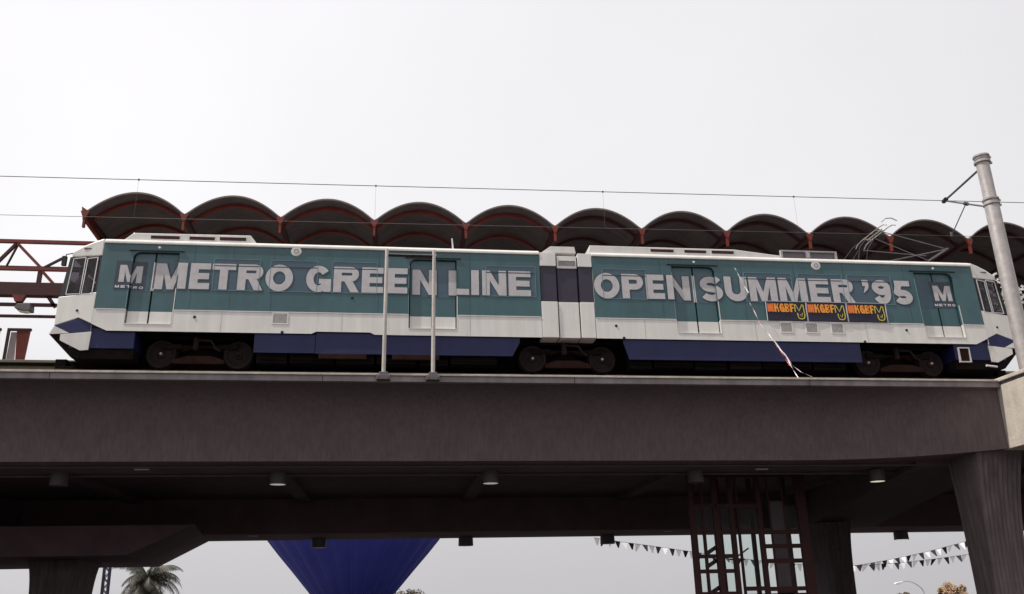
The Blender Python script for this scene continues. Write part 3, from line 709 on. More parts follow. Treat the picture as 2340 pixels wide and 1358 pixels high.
b = MB(); b.use('alum'); b.cyl((-2.95, 1.33, 3.48), (-2.95, 1.33, 3.55), .07); b.cyl((-2.95, 1.33, 3.55), (-3.0, 1.33, 4.15), .035, .02); b.build('antenna', None, car)
# pantograph
pg = MB(); pg.use('lampbody')
for y in (.85, 1.8):
    pg.tube([(9.9, y, 3.62), (11.9, y, 4.08)], .015, 6)
    pg.tube([(11.9, y, 4.08), (9.95, y+(1.33-y)*.5, 4.72)], .013, 6)
    pg.tube([(9.0, y, 3.62), (9.1, y, 4.05), (9.45, y, 4.45), (9.75, y, 4.66)], .005, 6)
    pg.tube([(9.25, y, 3.62), (9.35, y, 4.0), (9.6, y, 4.35)], .004, 6)
pg.tube([(11.9, .8, 4.08), (11.9, 1.85, 4.08)], .03, 8); pg.tube([(9.3, 1.0, 4.02), (11.3, 1.0, 3.90)], .012, 6)
pg.box(8.9, 11.9, .75, .81, 3.55, 3.61); pg.box(8.9, 11.9, 1.84, 1.9, 3.55, 3.61); pg.box(9.6, 10.1, .75, 1.9, 3.56, 3.60)
for x in (9.0, 11.7):
    for y in (.8, 1.85): pg.cyl((x, y, 3.42), (x, y, 3.55), .05)
pt = pg.build('pantograph', None, car)
hd = MB(); hd.use('steel')
for x in (9.80, 10.08):
    hd.tube([(x, .40, 4.60), (x, .55, 4.68), (x, .8, 4.705), (x, 1.85, 4.705), (x, 2.1, 4.68), (x, 2.25, 4.60)], .017, 6)
hd.tube([(9.94, .9, 4.69), (9.94, 1.76, 4.69)], .02, 6); hd.tube([(9.78, 1.0, 4.69), (10.1, 1.0, 4.69)], .012, 6); hd.tube([(9.78, 1.7, 4.69), (10.1, 1.7, 4.69)], .012, 6)
hd.tube([(9.72, .5, 4.74), (9.86, .5, 4.86), (10.05, .5, 4.88), (10.22, .5, 4.80)], .017, 6)
hd.build('collector_head', None, pt)
# skirts and underfloor boxes
for x0, x1, z0 in ((-8.06, -6.55, .34), (-6.54, -1.50, .33), (1.62, 8.16, .28)):
    b = MB(); b.use('blue'); b.box(x0, x1, .045, .10, z0, .835 if x0 != -6.54 else .888); b.build('skirt', None, car, bevel=.006)
b = MB(); b.use('blue'); b.prism([(-1.50,.33),(-1.30,.70),(-1.30,.835),(-1.50,.835)], .045, .10); b.prism([(1.62,.28),(1.48,.75),(1.48,.835),(1.62,.835)], .045, .10); b.build('skirt', None, car)
b = MB(); b.use('under'); b.box(-11.6, 11.6, .95, 1.7, .10, .85); b.build('underframe', None, car)
for x0, x1 in ((-6.45, -5.25), (-4.6, -3.4)):
    b = MB(); b.use('rust'); b.box(x0, x1, .03, .12, .20, .325); b.build('underfloor_panel', None, car, bevel=.01)
rnd = random.Random(3)
for (a, c) in ((-8.0, -1.6), (1.7, 8.1)):
    x = a
    while x < c-.4:
        w = min(rnd.uniform(.6, 1.5), c-x); mt = rnd.choice(['under', 'under', 'rust', 'under'])
        b = MB(); b.use(mt); b.box(x, x+w-.06, .16+rnd.random()*.1, 2.4, .07+rnd.random()*.07, .8)
        b.tube([(x+.05, .15, .22), (x+w-.1, .15, .20)], .02, 6); b.build('underfloor_box', None, car, bevel=.01); x += w
# bogies
def bogie(xc, hubs):
    b = MB(); b.use('under')
    b.box(xc-1.3, xc+1.3, .75, 1.9, .28, .62); b.box(xc-1.45, xc+1.45, .5, 2.1, .78, .90)
    b.use('rust'); b.prism([(xc-.62,.10),(xc+.62,.10),(xc+.62,.20),(xc+.3,.30),(xc-.3,.30),(xc-.62,.20)], .30, .42)
    b.use('rust'); b.prism([(xc-1.22,.36),(xc-.45,.50),(xc-.2,.60),(xc+.2,.60),(xc+.45,.50),(xc+1.22,.36),(xc+1.22,.46),(xc+.5,.66),(xc-.5,.66),(xc-1.22,.46)], .60, .70)
    b.use('wheel'); b.cyl((xc-.10, .30, .45), (xc-.10, .30, .78), .07, .07); b.tube([(xc-.05, .26, .70), (xc+.28, .24, .68), (xc+.40, .24, .48), (xc+.52, .26, .42)], .035, 8)
    bo = b.build('bogie', None, car, bevel=.008)
    for x, hub in zip((xc-.94, xc+.94), hubs):
        w = MB(); w.use('wheel')
        w.lathe([(0, .10), (.09, .10), (.12, .135), (.24, .15), (.285, .12), (.30, .10), (.355, .10), (.36, .22), (.385, .24), (.385, .26), (0, .26)], (x, .28, .36), 36, 'y')
        wo = w.build('wheel', None, bo, smooth=True)
        h = MB(); h.use('grille' if hub else 'wheel'); h.lathe([(0, .03), (.025, .035), (.035, .06), (.035, .10)], (x, .28, .36), 12, 'y'); h.build('hub_cap', None, wo)
        w = MB(); w.use('wheel'); w.lathe([(.385, 1.80), (.36, 1.84), (.355, 1.96), (0, 1.96)], (x, .28, .36), 24, 'y'); w.build('wheel', None, bo)
        w = MB(); w.use('under'); w.box(x-.02, x+.5*(1 if x < xc else -1), .36, .43, .50, .62); w.build('brake_unit', None, bo)
bogie(-9.42, (1, 0)); bogie(0.02, (1, 1)); bogie(9.45, (1, 1))

# ------------------------------------------------------------------ radio banners hung on the car side
def banner(x0, x1, label):
    t = thing('banner', ((x0+x1)/2, -.02, 1.43), label, 'banner', 'black and orange radio banners on the train side')
    b = MB(); b.use('ban'); n = 10
    f = lambda x, z: sy(z) - .030 - .010*math.sin((x-x0)*9)*(1.97-z)
    for i in range(n):
        for j in range(4):
            xa_, xb_ = x0+(x1-x0)*i/n, x0+(x1-x0)*(i+1)/n; za, zb = 1.43+.55*j/4, 1.43+.55*(j+1)/4
            b.face([(xa_, f(xa_, za), za), (xb_, f(xb_, za), za), (xb_, f(xb_, zb), zb), (xa_, f(xa_, zb), zb)])
    b.build('cloth', None, t)
    b = MB(); b.use('letter_w')
    for x in (x0-.018, x1-.0): b.box(x, x+.018, .0, .016, 1.43, 2.0)
    b.use('letter'); b.box(x0-.018, x1+.018, .0, .016, 1.985, 2.0)
    b.build('frame_tape', None, t)
    w = x1-x0
    for chs, m_ in (([('1', .02, .065), ('0', .065, .13), ('1', .13, .175)], 'ban_o'), ([('K', .19, .315), ('G', .325, .45)], 'ban_y'), ([('B', .46, .58)], 'ban_y'), ([('F', .59, .69)], 'ban_y')):
        lettering('banner_letters', [(c, x0+w*a, x0+w*b_) for c, a, b_ in chs], 1.68, .25, m_, None, .045, t, outline=False, s=.22, q=.19, split=False)
    b = MB(); b.use('ban_o')            # red shadow blocks of the letters
    for a, c in ((.48, .57),):
        b.prism([(x0+w*a, 1.69), (x0+w*c, 1.69), (x0+w*c, 1.705), (x0+w*a, 1.705)], lambda x, z: sy(z)-.046, lambda x, z: sy(z)-.044)
    b.use('ban_o'); b.prism([(x0+w*.335, 1.77), (x0+w*.44, 1.77), (x0+w*.44, 1.86), (x0+w*.335, 1.86)], lambda x, z: sy(z)-.0435, lambda x, z: sy(z)-.042)
    b.use('ban_v')
    for poly in strip([(x0+w*.715, 1.69), (x0+w*.715, 1.905), (x0+w*.74, 1.905), (x0+w*.815, 1.72), (x0+w*.90, 1.905), (x0+w*.93, 1.90), (x0+w*.945, 1.60), (x0+w*.92, 1.51), (x0+w*.86, 1.48), (x0+w*.79, 1.50), (x0+w*.77, 1.56), (x0+w*.765, 1.66)], .030):
        b.prism(poly, lambda x, z: sy(z)-.047, lambda x, z: sy(z)-.0455)
    for poly in strip([(x0+w*.82, 1.62), (x0+w*.855, 1.55), (x0+w*.89, 1.66)], .022): b.prism(poly, lambda x, z: sy(z)-.0485, lambda x, z: sy(z)-.0472)
    b.build('banner_emblem', None, t)
banner(5.58, 6.72, 'left one of three black radio banners with orange letters on the train side')
banner(6.75, 7.90, 'middle one of three black radio banners with orange letters on the train side')
banner(7.93, 9.07, 'right one of three black radio banners with orange letters, under the 9 of 95')

# ------------------------------------------------------------------ driver in the left cab
def person():
    t = thing('person', (-12.40, .55, 1.05), 'person in a white shirt standing at the left cab window', 'person')
    me = bpy.data.meshes.new('body'); bm = bmesh.new()
    J = {}
    def v(k, p, par=None):
        J[k] = bm.verts.new(p)
        if par: bm.edges.new((J[par], J[k]))
    x, y, z = 0, 0, 0
    v('pel', (.05, 0, .42)); v('sp', (.0, 0, .62), 'pel'); v('ch', (-.06, 0, .86), 'sp'); v('nk', (-.09, 0, .99), 'ch'); v('hd0', (-.11, 0, 1.06), 'nk'); v('hd1', (-.13, 0, 1.16), 'hd0'); v('hd2', (-.12, 0, 1.24), 'hd1')
    for s, k in ((-1, 'n'), (1, 'f')):
        v('sh'+k, (-.07, .17*s, .93), 'ch'); v('el'+k, (-.20, .24*s, .70), 'sh'+k); v('wr'+k, (-.38, .18*s, .82), 'el'+k); v('ha'+k, (-.46, .16*s, .85), 'wr'+k)
        for q_, (dx, dz, dy) in enumerate(((-.06, .03, -.035), (-.07, .015, -.012), (-.07, 0, .010), (-.055, -.012, .030))): v('f%d' % q_+k, (-.46+dx, .16*s+dy, .85+dz), 'ha'+k)
        v('th'+k, (-.40, .045, .86) if s < 0 else (-.40, .10, .86), 'wr'+k)
        v('hip'+k, (.04, .09*s, .38), 'pel'); v('kn'+k, (.0, .10*s, .01), 'hip'+k); v('an'+k, (.04, .10*s, -.33), 'kn'+k); v('to'+k, (-.10, .11*s, -.36), 'an'+k)
    keys = list(J); bm.verts.index_update(); bm.to_mesh(me); bm.free()
    o = bpy.data.objects.new('body', me); COL.objects.link(o); o.parent = t
    o.modifiers.new('skin', 'SKIN').use_smooth_shade = True
    o.location = (0, 0, .39)
    sk = me.skin_vertices[0]; R_ = dict(pel=.15, sp=.14, ch=.16, nk=.055, hd0=.075, hd1=.10, hd2=.07, sh=.075, el=.05, wr=.032, ha=.035, hip=.09, kn=.065, an=.045, to=.04, th=.010)
    for i, k in enumerate(keys):
        r = R_.get(k) or R_.get(k[:-1]) or .009
        sk.data[i].radius = (r, r*.85 if k in ('ch', 'sp') else r)
        if i == 0: sk.data[i].use_root = True
    me.materials.append(M['skin'])
    sb = o.modifiers.new('sub', 'SUBSURF'); sb.levels = 1; sb.render_levels = 2
    X0, Y0, Z0 = -12.40, .55, 1.44
    b = MB(); b.use('shirt')
    b.lathe([(.175, .34), (.165, .55), (.185, .75), (.195, .90), (.12, .975), (.065, .99)], (0, 0, 0), 20)
    b.v = [(X0 + px*.85 + .05 - (pz-.34)*.2, Y0 + py*1.12, Z0 + pz) for px, py, pz in b.v]
    for s in (-1, 1): b.tube([(X0-.06, Y0+.16*s, Z0+.93), (X0-.14, Y0+.22*s, Z0+.80), (X0-.21, Y0+.25*s, Z0+.69)], [.10, .085, .07], 12)
    b.build('shirt', None, t, smooth=True)
    b = MB(); b.use('trousers')
    for s in (-1, 1): b.tube([(X0+.05, Y0+.08*s, Z0+.42), (X0+.02, Y0+.09*s, Z0+.20), (X0, Y0+.10*s, Z0+.01), (X0+.04, Y0+.10*s, Z0-.31)], [.12, .10, .08, .065], 12)
    b.build('trousers', None, t, smooth=True)
    b = MB(); b.use('hair'); b.lathe([(0, .125), (.06, .115), (.098, .07), (.107, .0), (.10, -.04)], (X0-.105, Y0, Z0+1.16), 16); b.build('hair', None, t, smooth=True)
    b = MB(); b.use('skin'); b.prism([(X0-.225, Z0+1.17), (X0-.255, Z0+1.115), (X0-.22, Z0+1.11)], Y0-.012, Y0+.012)
    for s in (-1, 1): b.lathe([(0, -.012), (.022, -.01), (.028, 0)], (X0-.12, Y0+.098*s, Z0+1.14), 10, 'y')
    b.use('black')
    for s in (-1, 1): b.box(X0-.232, X0-.222, Y0+.035*s-.012, Y0+.035*s+.012, Z0+1.165, Z0+1.178)
    b.use('reddark'); b.box(X0-.222, X0-.212, Y0-.022, Y0+.022, Z0+1.082, Z0+1.09)
    b.build('face', None, t)
person()

# ------------------------------------------------------------------ pink-white ribbon dangling in front of the car
rb = thing('paper_ribbon', (5.9, -1.15, -.5), 'tangled pink and white ribbon dangling in front of the train right of SUMMER U', 'ribbon')
def ribbon(name, pts, w, m, tw=0.0):
    P = []
    for i in range(len(pts)-1):
        for k in range(6):
            t = k/6; P.append(tuple(pts[i][c]*(1-t)+pts[i+1][c]*t for c in range(3)))
    P.append(pts[-1]); b = MB(); b.use(m)
    for i in range(len(P)-1):
        a0 = tw + i*.35; a1 = tw + (i+1)*.35
        o0 = Vector((math.cos(a0), math.sin(a0), .1))*w; o1 = Vector((math.cos(a1), math.sin(a1), .1))*w
        b.face([V3(P[i])-o0, V3(P[i])+o0, V3(P[i+1])+o1, V3(P[i+1])-o1])
    return b.build(name, None, rb)
ribbon('ribbon_strand', [(4.74,-.12,2.90),(4.82,-.14,2.68),(4.93,-.13,2.42),(5.02,-.2,2.15)], .015, 'bunt_w')
ribbon('ribbon_strand', [(5.02,-.2,1.85),(5.10,-.24,1.62),(5.16,-.3,1.35),(5.20,-.3,1.22)], .013, 'tape')
ribbon('ribbon_strand', [(5.13,-.25,1.50),(5.18,-.28,1.30),(5.22,-.3,1.16)], .017, 'redtape')
ribbon('ribbon_strand', [(5.20,-.3,1.22),(5.34,-.45,.90),(5.40,-.6,.62),(5.50,-.8,.30),(5.56,-.95,.02),(5.58,-1.1,-.25),(5.62,-1.25,-.50)], .012, 'bunt_w')
ribbon('ribbon_strand', [(5.36,-.5,.82),(5.46,-.68,.50),(5.54,-.85,.22),(5.62,-1.0,-.10),(5.76,-1.15,-.32),(5.98,-1.28,-.48)], .011, 'tape', 1)
ribbon('ribbon_strand', [(5.45,-.7,.45),(5.50,-.86,.14),(5.56,-1.0,-.12)], .011, 'redtape', 2)
# white crumpled streamers at the right-hand nose
def streamers(c, n, sx, sy_, sz, label):
    b = MB(); b.use('bunt_w'); r = random.Random(5)
    for i in range(n):
        p = Vector((c[0]+r.uniform(-sx, sx), c[1]+r.uniform(-sy_, sy_), c[2]+r.uniform(-sz, sz)))
        d = Vector((r.uniform(-1, 1), r.uniform(-1, 1), r.uniform(-1, 1))).normalized(); s_ = d.orthogonal()
        for k in range(5):
            q_ = p + d*.09; w = s_.normalized()*.035; b.face([p-w, p+w, q_+w, q_-w])
            p = q_; d = (d + Vector((r.uniform(-1, 1), r.uniform(-1, 1), r.uniform(-1, 1)))*.9).normalized(); s_ = d.cross(Vector((r.random(), r.random(), r.random())))
    o_ = b.build('paper_streamers', None); tag(o_, label, 'streamers'); return o_
streamers((13.55, .9, 2.75), 60, .55, .25, .42, 'bunch of crumpled white paper streamers at the right nose of the train, behind the mast')

# ------------------------------------------------------------------ posts on the coping
pf = thing('steel_post_frame', (-4.2, -1.34, -.6), 'pair of slim pale steel posts joined by a top bar, bolted to the viaduct edge', 'post frame')
for x in (-4.78, -3.61):
    one(lambda b: (b.use('post'), b.cyl((x, -1.36, -.50), (x, -1.36, 2.66), .048, .044, 14)), 'post', None, pf, smooth=True)
    one(lambda b: (b.use('lampbody'), b.box(x-.16, x+.16, -1.47, -1.263, -.69, -.57), b.box(x-.10, x+.10, -1.45, -1.27, -.57, -.50), [b.cyl((x+d, -1.47, -.63), (x+d, -1.495, -.63), .018) for d in (-.11, .11)]), 'base_bracket', None, pf, bevel=.01)
one(lambda b: (b.use('rust'), b.bar((-4.74, -1.36, 2.50), (-3.65, -1.36, 2.50), .05, .05), b.use('post'), b.bar((-4.74, -1.36, 2.53), (-3.65, -1.36, 2.53), .052, .012)), 'top_bar', None, pf)

# ------------------------------------------------------------------ overhead line
PX, PY = 11.76, -1.58
mp_ = thing('catenary_mast', (PX, PY, -.46), 'thick grey galvanised steel mast with ring collars on the concrete pedestal at right', 'mast')
one(lambda b: (b.use('steel'), b.lathe([(0, 5.93), (.17, 5.93), (.19, 5.90), (.19, 5.80), (.172, 5.79), (.172, 4.60), (.19, 4.52), (.20, -.46), (.20, -.46)], (PX, PY, 0), 28)), 'shaft', None, mp_, smooth=True)
for z, h_ in ((5.86, .05), (5.68, .06), (4.52, .05), (4.38, .05)):
    one(lambda b: (b.use('steel'), b.lathe([(.17, z), (.218, z), (.218, z+h_), (.17, z+h_)], (PX, PY, 0), 28), b.box(PX+.2, PX+.29, PY-.03, PY+.03, z, z+h_)), 'collar', None, mp_, smooth=False)
one(lambda b: (b.use('steel'), b.lathe([(0, -.38), (.34, -.38), (.34, -.46)], (PX, PY, 0), 24), [b.cyl((PX+.27*math.cos(a), PY+.27*math.sin(a), -.40), (PX+.27*math.cos(a), PY+.27*math.sin(a), -.30), .025) for a in (0.4, 1.97, 3.54, 5.11)]), 'base_flange', None, mp_)
TIP = (12.5, 1.33, 5.94)
one(lambda b: (b.use('cable'), b.tube([(PX+.02, PY+.18, 5.60), TIP], .032, 8)), 'top_tube', None, mp_)
one(lambda b: (b.use('cable'), b.tube([(PX+.03, PY+.18, 4.42), (12.13, -.10, 5.14), TIP], .026, 8)), 'bracket_tube', None, mp_)
one(lambda b: (b.use('cable'), b.tube([(12.15, -.05, 5.16), (12.5, 1.33, 4.76)], .016, 6), b.cyl((12.5, 1.33, 4.72), (12.5, 1.33, 4.86), .04)), 'steady_arm', None, mp_)
one(lambda b: (b.use('black'), b.cyl((12.42, 1.15, 5.90), (12.53, 1.42, 5.96), .07), b.cyl((12.11, -.17, 5.10), (12.16, .0, 5.20), .055)), 'insulator', None, mp_)
def zm(x): return 5.78 + (x+1.2)*.0118
def zc(x): return 4.60 + (x+1.2)*.0102
wr = thing('overhead_wires', (0, 1.33, 4.6), 'thin twin overhead wires with vertical droppers above the train', 'overhead wire')
P1 = [(x, 1.33, zm(x)) for x in (-70, -40, -15, 0, 12.5, 30, 60)]; P2 = [(x, 1.33, zc(x)) for x in (-70, -40, -15, 0, 12.5, 30, 60)]
one(lambda b: (b.use('cable'), b.tube(P1, .011, 6)), 'messenger_wire', None, wr)
one(lambda b: (b.use('cable'), b.tube(P2, .007, 6)), 'contact_wire', None, wr)
for x in (-27, -19, -11.75, -5.2, 1.5, 7.5, 18, 25):
    one(lambda b: (b.use('cable'), b.tube([(x, 1.33, zc(x)), (x, 1.33, zm(x))], .0028, 5), b.box(x-.02, x+.02, 1.31, 1.35, zm(x)-.02, zm(x)+.025)), 'dropper', None, wr)

# ------------------------------------------------------------------ wave canopy
cn = thing('station_canopy', (0, 8, .85), 'wavy station canopy of repeated red-ribbed barrel vaults above the platform', 'canopy')
YF, YR = 4.0, 12.5; SP = 2.905; XL = -14.02; NV = 14
def vault(x0):
    cx = x0+SP/2; pts = []
    w = SP/2; 
    # rounded valleys: circle arc crown with reversed small arcs
    for k in range(33):
        u = -1 + 2*k/32; a = abs(u)
        cc = max(0, math.cos(a*PI/2))**.75; z = 5.80 + .69*(math.sqrt(cc*cc+.02)-.1414)/(1.00995-.1414)
        if a > .80: z = max(z, 5.80 + .0) 
        pts.append((cx+u*w, z))
    return pts
for i in range(NV):
    x0 = XL + SP*i; pr = vault(x0)
    b = MB(); b.use('vault'); n = 24
    # corrugations run across the vault: fine steps in y
    ys = [YF+.02 + (YR-YF-.02)*k/52 for k in range(53)]
    vs = []
    for k, y in enumerate(ys):
        dz = .012*(k % 2)
        vs += [(x, y, z+dz) for x, z in pr]
    m_ = len(pr)
    b.idx(vs, [(k*m_+j, k*m_+j+1, (k+1)*m_+j+1, (k+1)*m_+j) for k in range(len(ys)-1) for j in range(m_-1)])
    vo = b.build('vault_roof', None, cn)
    b = MB(); b.use('vaultrim')
    prt = [(x, z+.05) for x, z in pr]
    b.prism([(x, z) for x, z in pr] + prt[::-1], YF-.02, YF+.03); b.build('vault_rim', None, vo)
    for y in (4.55, 6.35, 8.4, 10.6):
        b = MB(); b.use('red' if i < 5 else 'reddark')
        vs = []
        for x, z in pr[1:-1]:
            vs += [(x, y-.05, z-.012), (x, y+.05, z-.012), (x, y+.05, z-.10), (x, y-.05, z-.10)]
        L = len(pr)-2; b.idx(vs, [(k*4+j, k*4+(j+1) % 4, (k+1)*4+(j+1) % 4, (k+1)*4+j) for k in range(L-1) for j in range(4)]); pass
        b.build('vault_rib', None, vo)
for i in range(NV+1):
    x = XL + SP*i
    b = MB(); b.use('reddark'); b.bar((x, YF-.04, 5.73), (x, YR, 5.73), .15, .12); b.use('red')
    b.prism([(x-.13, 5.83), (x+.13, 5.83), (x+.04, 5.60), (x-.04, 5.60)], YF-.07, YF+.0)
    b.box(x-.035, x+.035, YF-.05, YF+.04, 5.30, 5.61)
    b.build('valley_beam', None, cn)
    if i % 2 == 0:
        b = MB(); b.use('red'); b.cyl((x, 7.6, .86), (x, 7.6, 5.66), .13, .11, 14); b.build('column', None, cn)
one(lambda b: (b.use('red'), b.prism([(XL-.12, 5.98), (XL+.10, 5.83), (XL+.02, 5.60), (XL-.05, 5.60)], YF-.05, YF+.02), b.bar((XL-.02, YF, 5.70), (XL-.3, YR, 5.70), .10, .26)), 'end_beam', None, cn)

# ------------------------------------------------------------------ red truss at the left
ts = thing('steel_truss', (-24, 6, 3.3), 'red steel truss bridging in from the left behind the train nose', 'truss')
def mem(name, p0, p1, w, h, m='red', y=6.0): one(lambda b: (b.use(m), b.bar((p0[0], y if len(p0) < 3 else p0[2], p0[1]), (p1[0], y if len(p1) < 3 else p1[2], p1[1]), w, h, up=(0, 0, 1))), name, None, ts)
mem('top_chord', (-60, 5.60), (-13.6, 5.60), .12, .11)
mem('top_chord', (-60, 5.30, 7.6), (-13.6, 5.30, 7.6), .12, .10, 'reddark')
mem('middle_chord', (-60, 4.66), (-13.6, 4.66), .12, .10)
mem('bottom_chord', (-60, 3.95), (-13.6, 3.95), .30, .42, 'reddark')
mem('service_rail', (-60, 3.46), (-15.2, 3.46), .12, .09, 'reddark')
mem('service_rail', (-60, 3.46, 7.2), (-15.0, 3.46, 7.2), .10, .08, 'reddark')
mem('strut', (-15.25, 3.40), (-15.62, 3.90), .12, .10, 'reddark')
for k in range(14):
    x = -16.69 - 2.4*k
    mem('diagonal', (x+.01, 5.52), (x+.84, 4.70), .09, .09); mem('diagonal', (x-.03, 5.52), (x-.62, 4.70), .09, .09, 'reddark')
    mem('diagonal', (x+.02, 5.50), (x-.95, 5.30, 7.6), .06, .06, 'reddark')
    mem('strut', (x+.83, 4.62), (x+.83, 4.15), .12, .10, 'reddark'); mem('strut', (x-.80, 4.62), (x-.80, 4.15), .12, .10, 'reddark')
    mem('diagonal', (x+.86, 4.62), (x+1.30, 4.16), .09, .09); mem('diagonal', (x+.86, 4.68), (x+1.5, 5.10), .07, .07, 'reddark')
mem('strut', (-14.6, 4.62), (-14.6, 4.15), .12, .10, 'reddark')
one(lambda b: (b.use('red'), b.prism([(-16.52, 3.74), (-16.12, 3.74), (-16.22, 3.52), (-16.42, 3.52)], 5.85, 6.0)), 'hanger_bracket', None, ts)
for x in (-26, -44): one(lambda b: (b.use('reddark'), b.cyl((x, 6.0, .85), (x, 6.0, 3.76), .13)), 'column', None, ts)
fl = thing('floodlight', (-16.1, 5.9, 3.4), 'small grey wedge-shaped floodlight hanging under the red truss', 'floodlight')
one(lambda b: (b.use('lampbody'), b.prism([(-16.27, 3.40), (-15.88, 3.42), (-15.86, 3.20), (-16.05, 3.18), (-16.34, 3.27)], 5.7, 6.05)), 'housing', None, fl, bevel=.012)
one(lambda b: (b.use('lens'), b.prism([(-16.25, 3.205), (-16.05, 3.172), (-15.93, 3.186), (-15.95, 3.176), (-16.06, 3.16), (-16.25, 3.195)], 5.74, 6.0)), 'lens', None, fl)
# windscreens on the platform, far left
for x0, lab in ((-17.40, 'red framed platform windscreen with pinkish panel, right of the pair at far left'), (-18.35, 'red framed platform windscreen cut by the left edge of the photo')):
    t = thing('platform_windscreen', (x0+.35, 8, .85), lab, 'windscreen', 'platform windscreens')
    P = lambda p: [(x0+a, z) for a, z in p]
    one(lambda b: (b.use('reddark'), b.prism(P([(0,.85),(.07,.85),(.07,3.2),(0,3.2)]), 7.95, 8.05), b.prism(P([(0,3.2),(.74,3.2),(.74,3.28),(0,3.28)]), 7.95, 8.05)), 'frame', None, t)
    one(lambda b: (b.use('red'), b.prism(P([(.30,3.198),(.72,3.198),(.62,.85),(.44,.85),(.40,2.2)]), 7.96, 8.02)), 'red_panel', None, t)
    one(lambda b: (b.use('pink'), b.prism(P([(.075,.9),(.38,.9),(.36,2.2),(.29,3.15),(.12,3.15)]), 7.99, 8.01)), 'glass_panel', None, t)

# ------------------------------------------------------------------ lift tower below the deck
lt = thing('lift_tower', (5.9, 5, -RZ), 'dark red steel framed glass lift tower rising to the viaduct soffit', 'lift tower')
YA, YB = 3.9, 6.6
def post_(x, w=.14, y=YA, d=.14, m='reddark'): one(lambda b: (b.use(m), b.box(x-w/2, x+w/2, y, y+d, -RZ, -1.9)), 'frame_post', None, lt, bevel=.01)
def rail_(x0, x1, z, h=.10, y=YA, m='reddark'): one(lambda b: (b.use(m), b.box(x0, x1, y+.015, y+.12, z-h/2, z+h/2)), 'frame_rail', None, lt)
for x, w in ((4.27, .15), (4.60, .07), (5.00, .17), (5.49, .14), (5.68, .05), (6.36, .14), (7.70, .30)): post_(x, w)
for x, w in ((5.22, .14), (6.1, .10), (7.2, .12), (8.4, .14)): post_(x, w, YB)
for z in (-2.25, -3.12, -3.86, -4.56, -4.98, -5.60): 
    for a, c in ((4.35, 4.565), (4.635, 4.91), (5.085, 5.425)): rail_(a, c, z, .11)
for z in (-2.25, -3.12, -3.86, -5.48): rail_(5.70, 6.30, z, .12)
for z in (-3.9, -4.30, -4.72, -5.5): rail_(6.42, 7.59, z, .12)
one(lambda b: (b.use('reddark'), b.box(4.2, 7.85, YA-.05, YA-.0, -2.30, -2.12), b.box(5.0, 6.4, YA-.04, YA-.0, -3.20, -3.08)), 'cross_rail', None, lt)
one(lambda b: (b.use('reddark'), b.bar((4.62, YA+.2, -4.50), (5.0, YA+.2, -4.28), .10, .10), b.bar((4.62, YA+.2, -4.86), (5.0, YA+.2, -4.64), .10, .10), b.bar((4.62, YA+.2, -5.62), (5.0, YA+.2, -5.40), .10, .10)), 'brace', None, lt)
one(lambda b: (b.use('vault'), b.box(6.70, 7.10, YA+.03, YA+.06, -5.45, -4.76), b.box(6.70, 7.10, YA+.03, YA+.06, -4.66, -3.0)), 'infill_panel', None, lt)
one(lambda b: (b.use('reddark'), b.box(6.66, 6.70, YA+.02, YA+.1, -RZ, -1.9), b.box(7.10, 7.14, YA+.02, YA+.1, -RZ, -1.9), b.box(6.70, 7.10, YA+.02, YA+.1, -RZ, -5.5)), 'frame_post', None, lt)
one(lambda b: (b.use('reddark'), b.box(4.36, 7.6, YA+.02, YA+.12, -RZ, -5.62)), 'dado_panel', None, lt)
for a, c in ((4.35, 4.565), (4.635, 4.91), (5.085, 5.425), (5.70, 6.30), (7.15, 7.58)):
    one(lambda b: (b.use('glass_clear'), b.box(a, c, YA+.06, YA+.068, -5.60, -3.12)), 'glass_pane', None, lt)
one(lambda b: (b.use('glass_clear'), b.box(5.3, 8.3, YB+.06, YB+.068, -5.60, -3.45)), 'glass_pane', None, lt)
one(lambda b: (b.use('lampbody'), b.bar((6.05, 5.2, -4.50), (6.40, 5.2, -4.28), .04, .04), b.box(5.8, 6.3, 5.3, 5.34, -4.62, -4.58)), 'lift_linkage', None, lt)

# ------------------------------------------------------------------ blue balloon behind the viaduct
BX, BY = -7.85, 55
bl = thing('hot_air_balloon', (BX, BY, -RZ), 'dark blue hot air balloon seen below the viaduct, narrowing to its mouth', 'balloon')
prof = [(2.75, -5.1), (3.35, -4.68), (4.75, -3.0), (6.0, -1.55), (6.85, -.5), (7.9, 1.1), (8.6, 2.8), (8.95, 4.6), (8.8, 6.4), (8.1, 8.2), (6.9, 9.7), (5.2, 10.9), (3.0, 11.7), (0, 12.0)]
G = 24; b = MB(); b.use('balloon'); vs = []; SEG = 6
for r, z in prof:
    for k in range(G*SEG):
        t = 2*PI*k/(G*SEG); bul = 1 + .030*abs(math.sin(t*G/2))*(1 if r > 1 else 0)
        vs.append((BX+r*bul*math.cos(t), BY+r*bul*math.sin(t), z))
n = G*SEG; b.idx(vs, [(i*n+k, i*n+(k+1) % n, (i+1)*n+(k+1) % n, (i+1)*n+k) for i in range(len(prof)-1) for k in range(n)])
b.build('envelope', None, bl, smooth=True)
b = MB(); b.use('balloon_d')
for g_ in range(G):
    t = 2*PI*g_/G
    pts = [(BX+(r+.03)*math.cos(t), BY+(r+.03)*math.sin(t), z) for r, z in prof[:-1]]; b.tube(pts, .03, 5)
b.build('seam_tape', None, bl)
b = MB(); b.use('scoop'); b.lathe([(2.78, -5.1), (2.45, -5.45), (1.9, -5.75)], (BX, BY, 0), 40); b.lathe([(3.30, -4.74), (3.36, -4.70), (2.78, -5.12)], (BX, BY, 0), 40); b.build('mouth_skirt', None, bl, smooth=True)
b = MB(); b.use('wicker'); b.box(BX-.75, BX+.75, BY-.55, BY+.55, -RZ+.02, -RZ+1.1); b.build('basket', None, bl, bevel=.06)
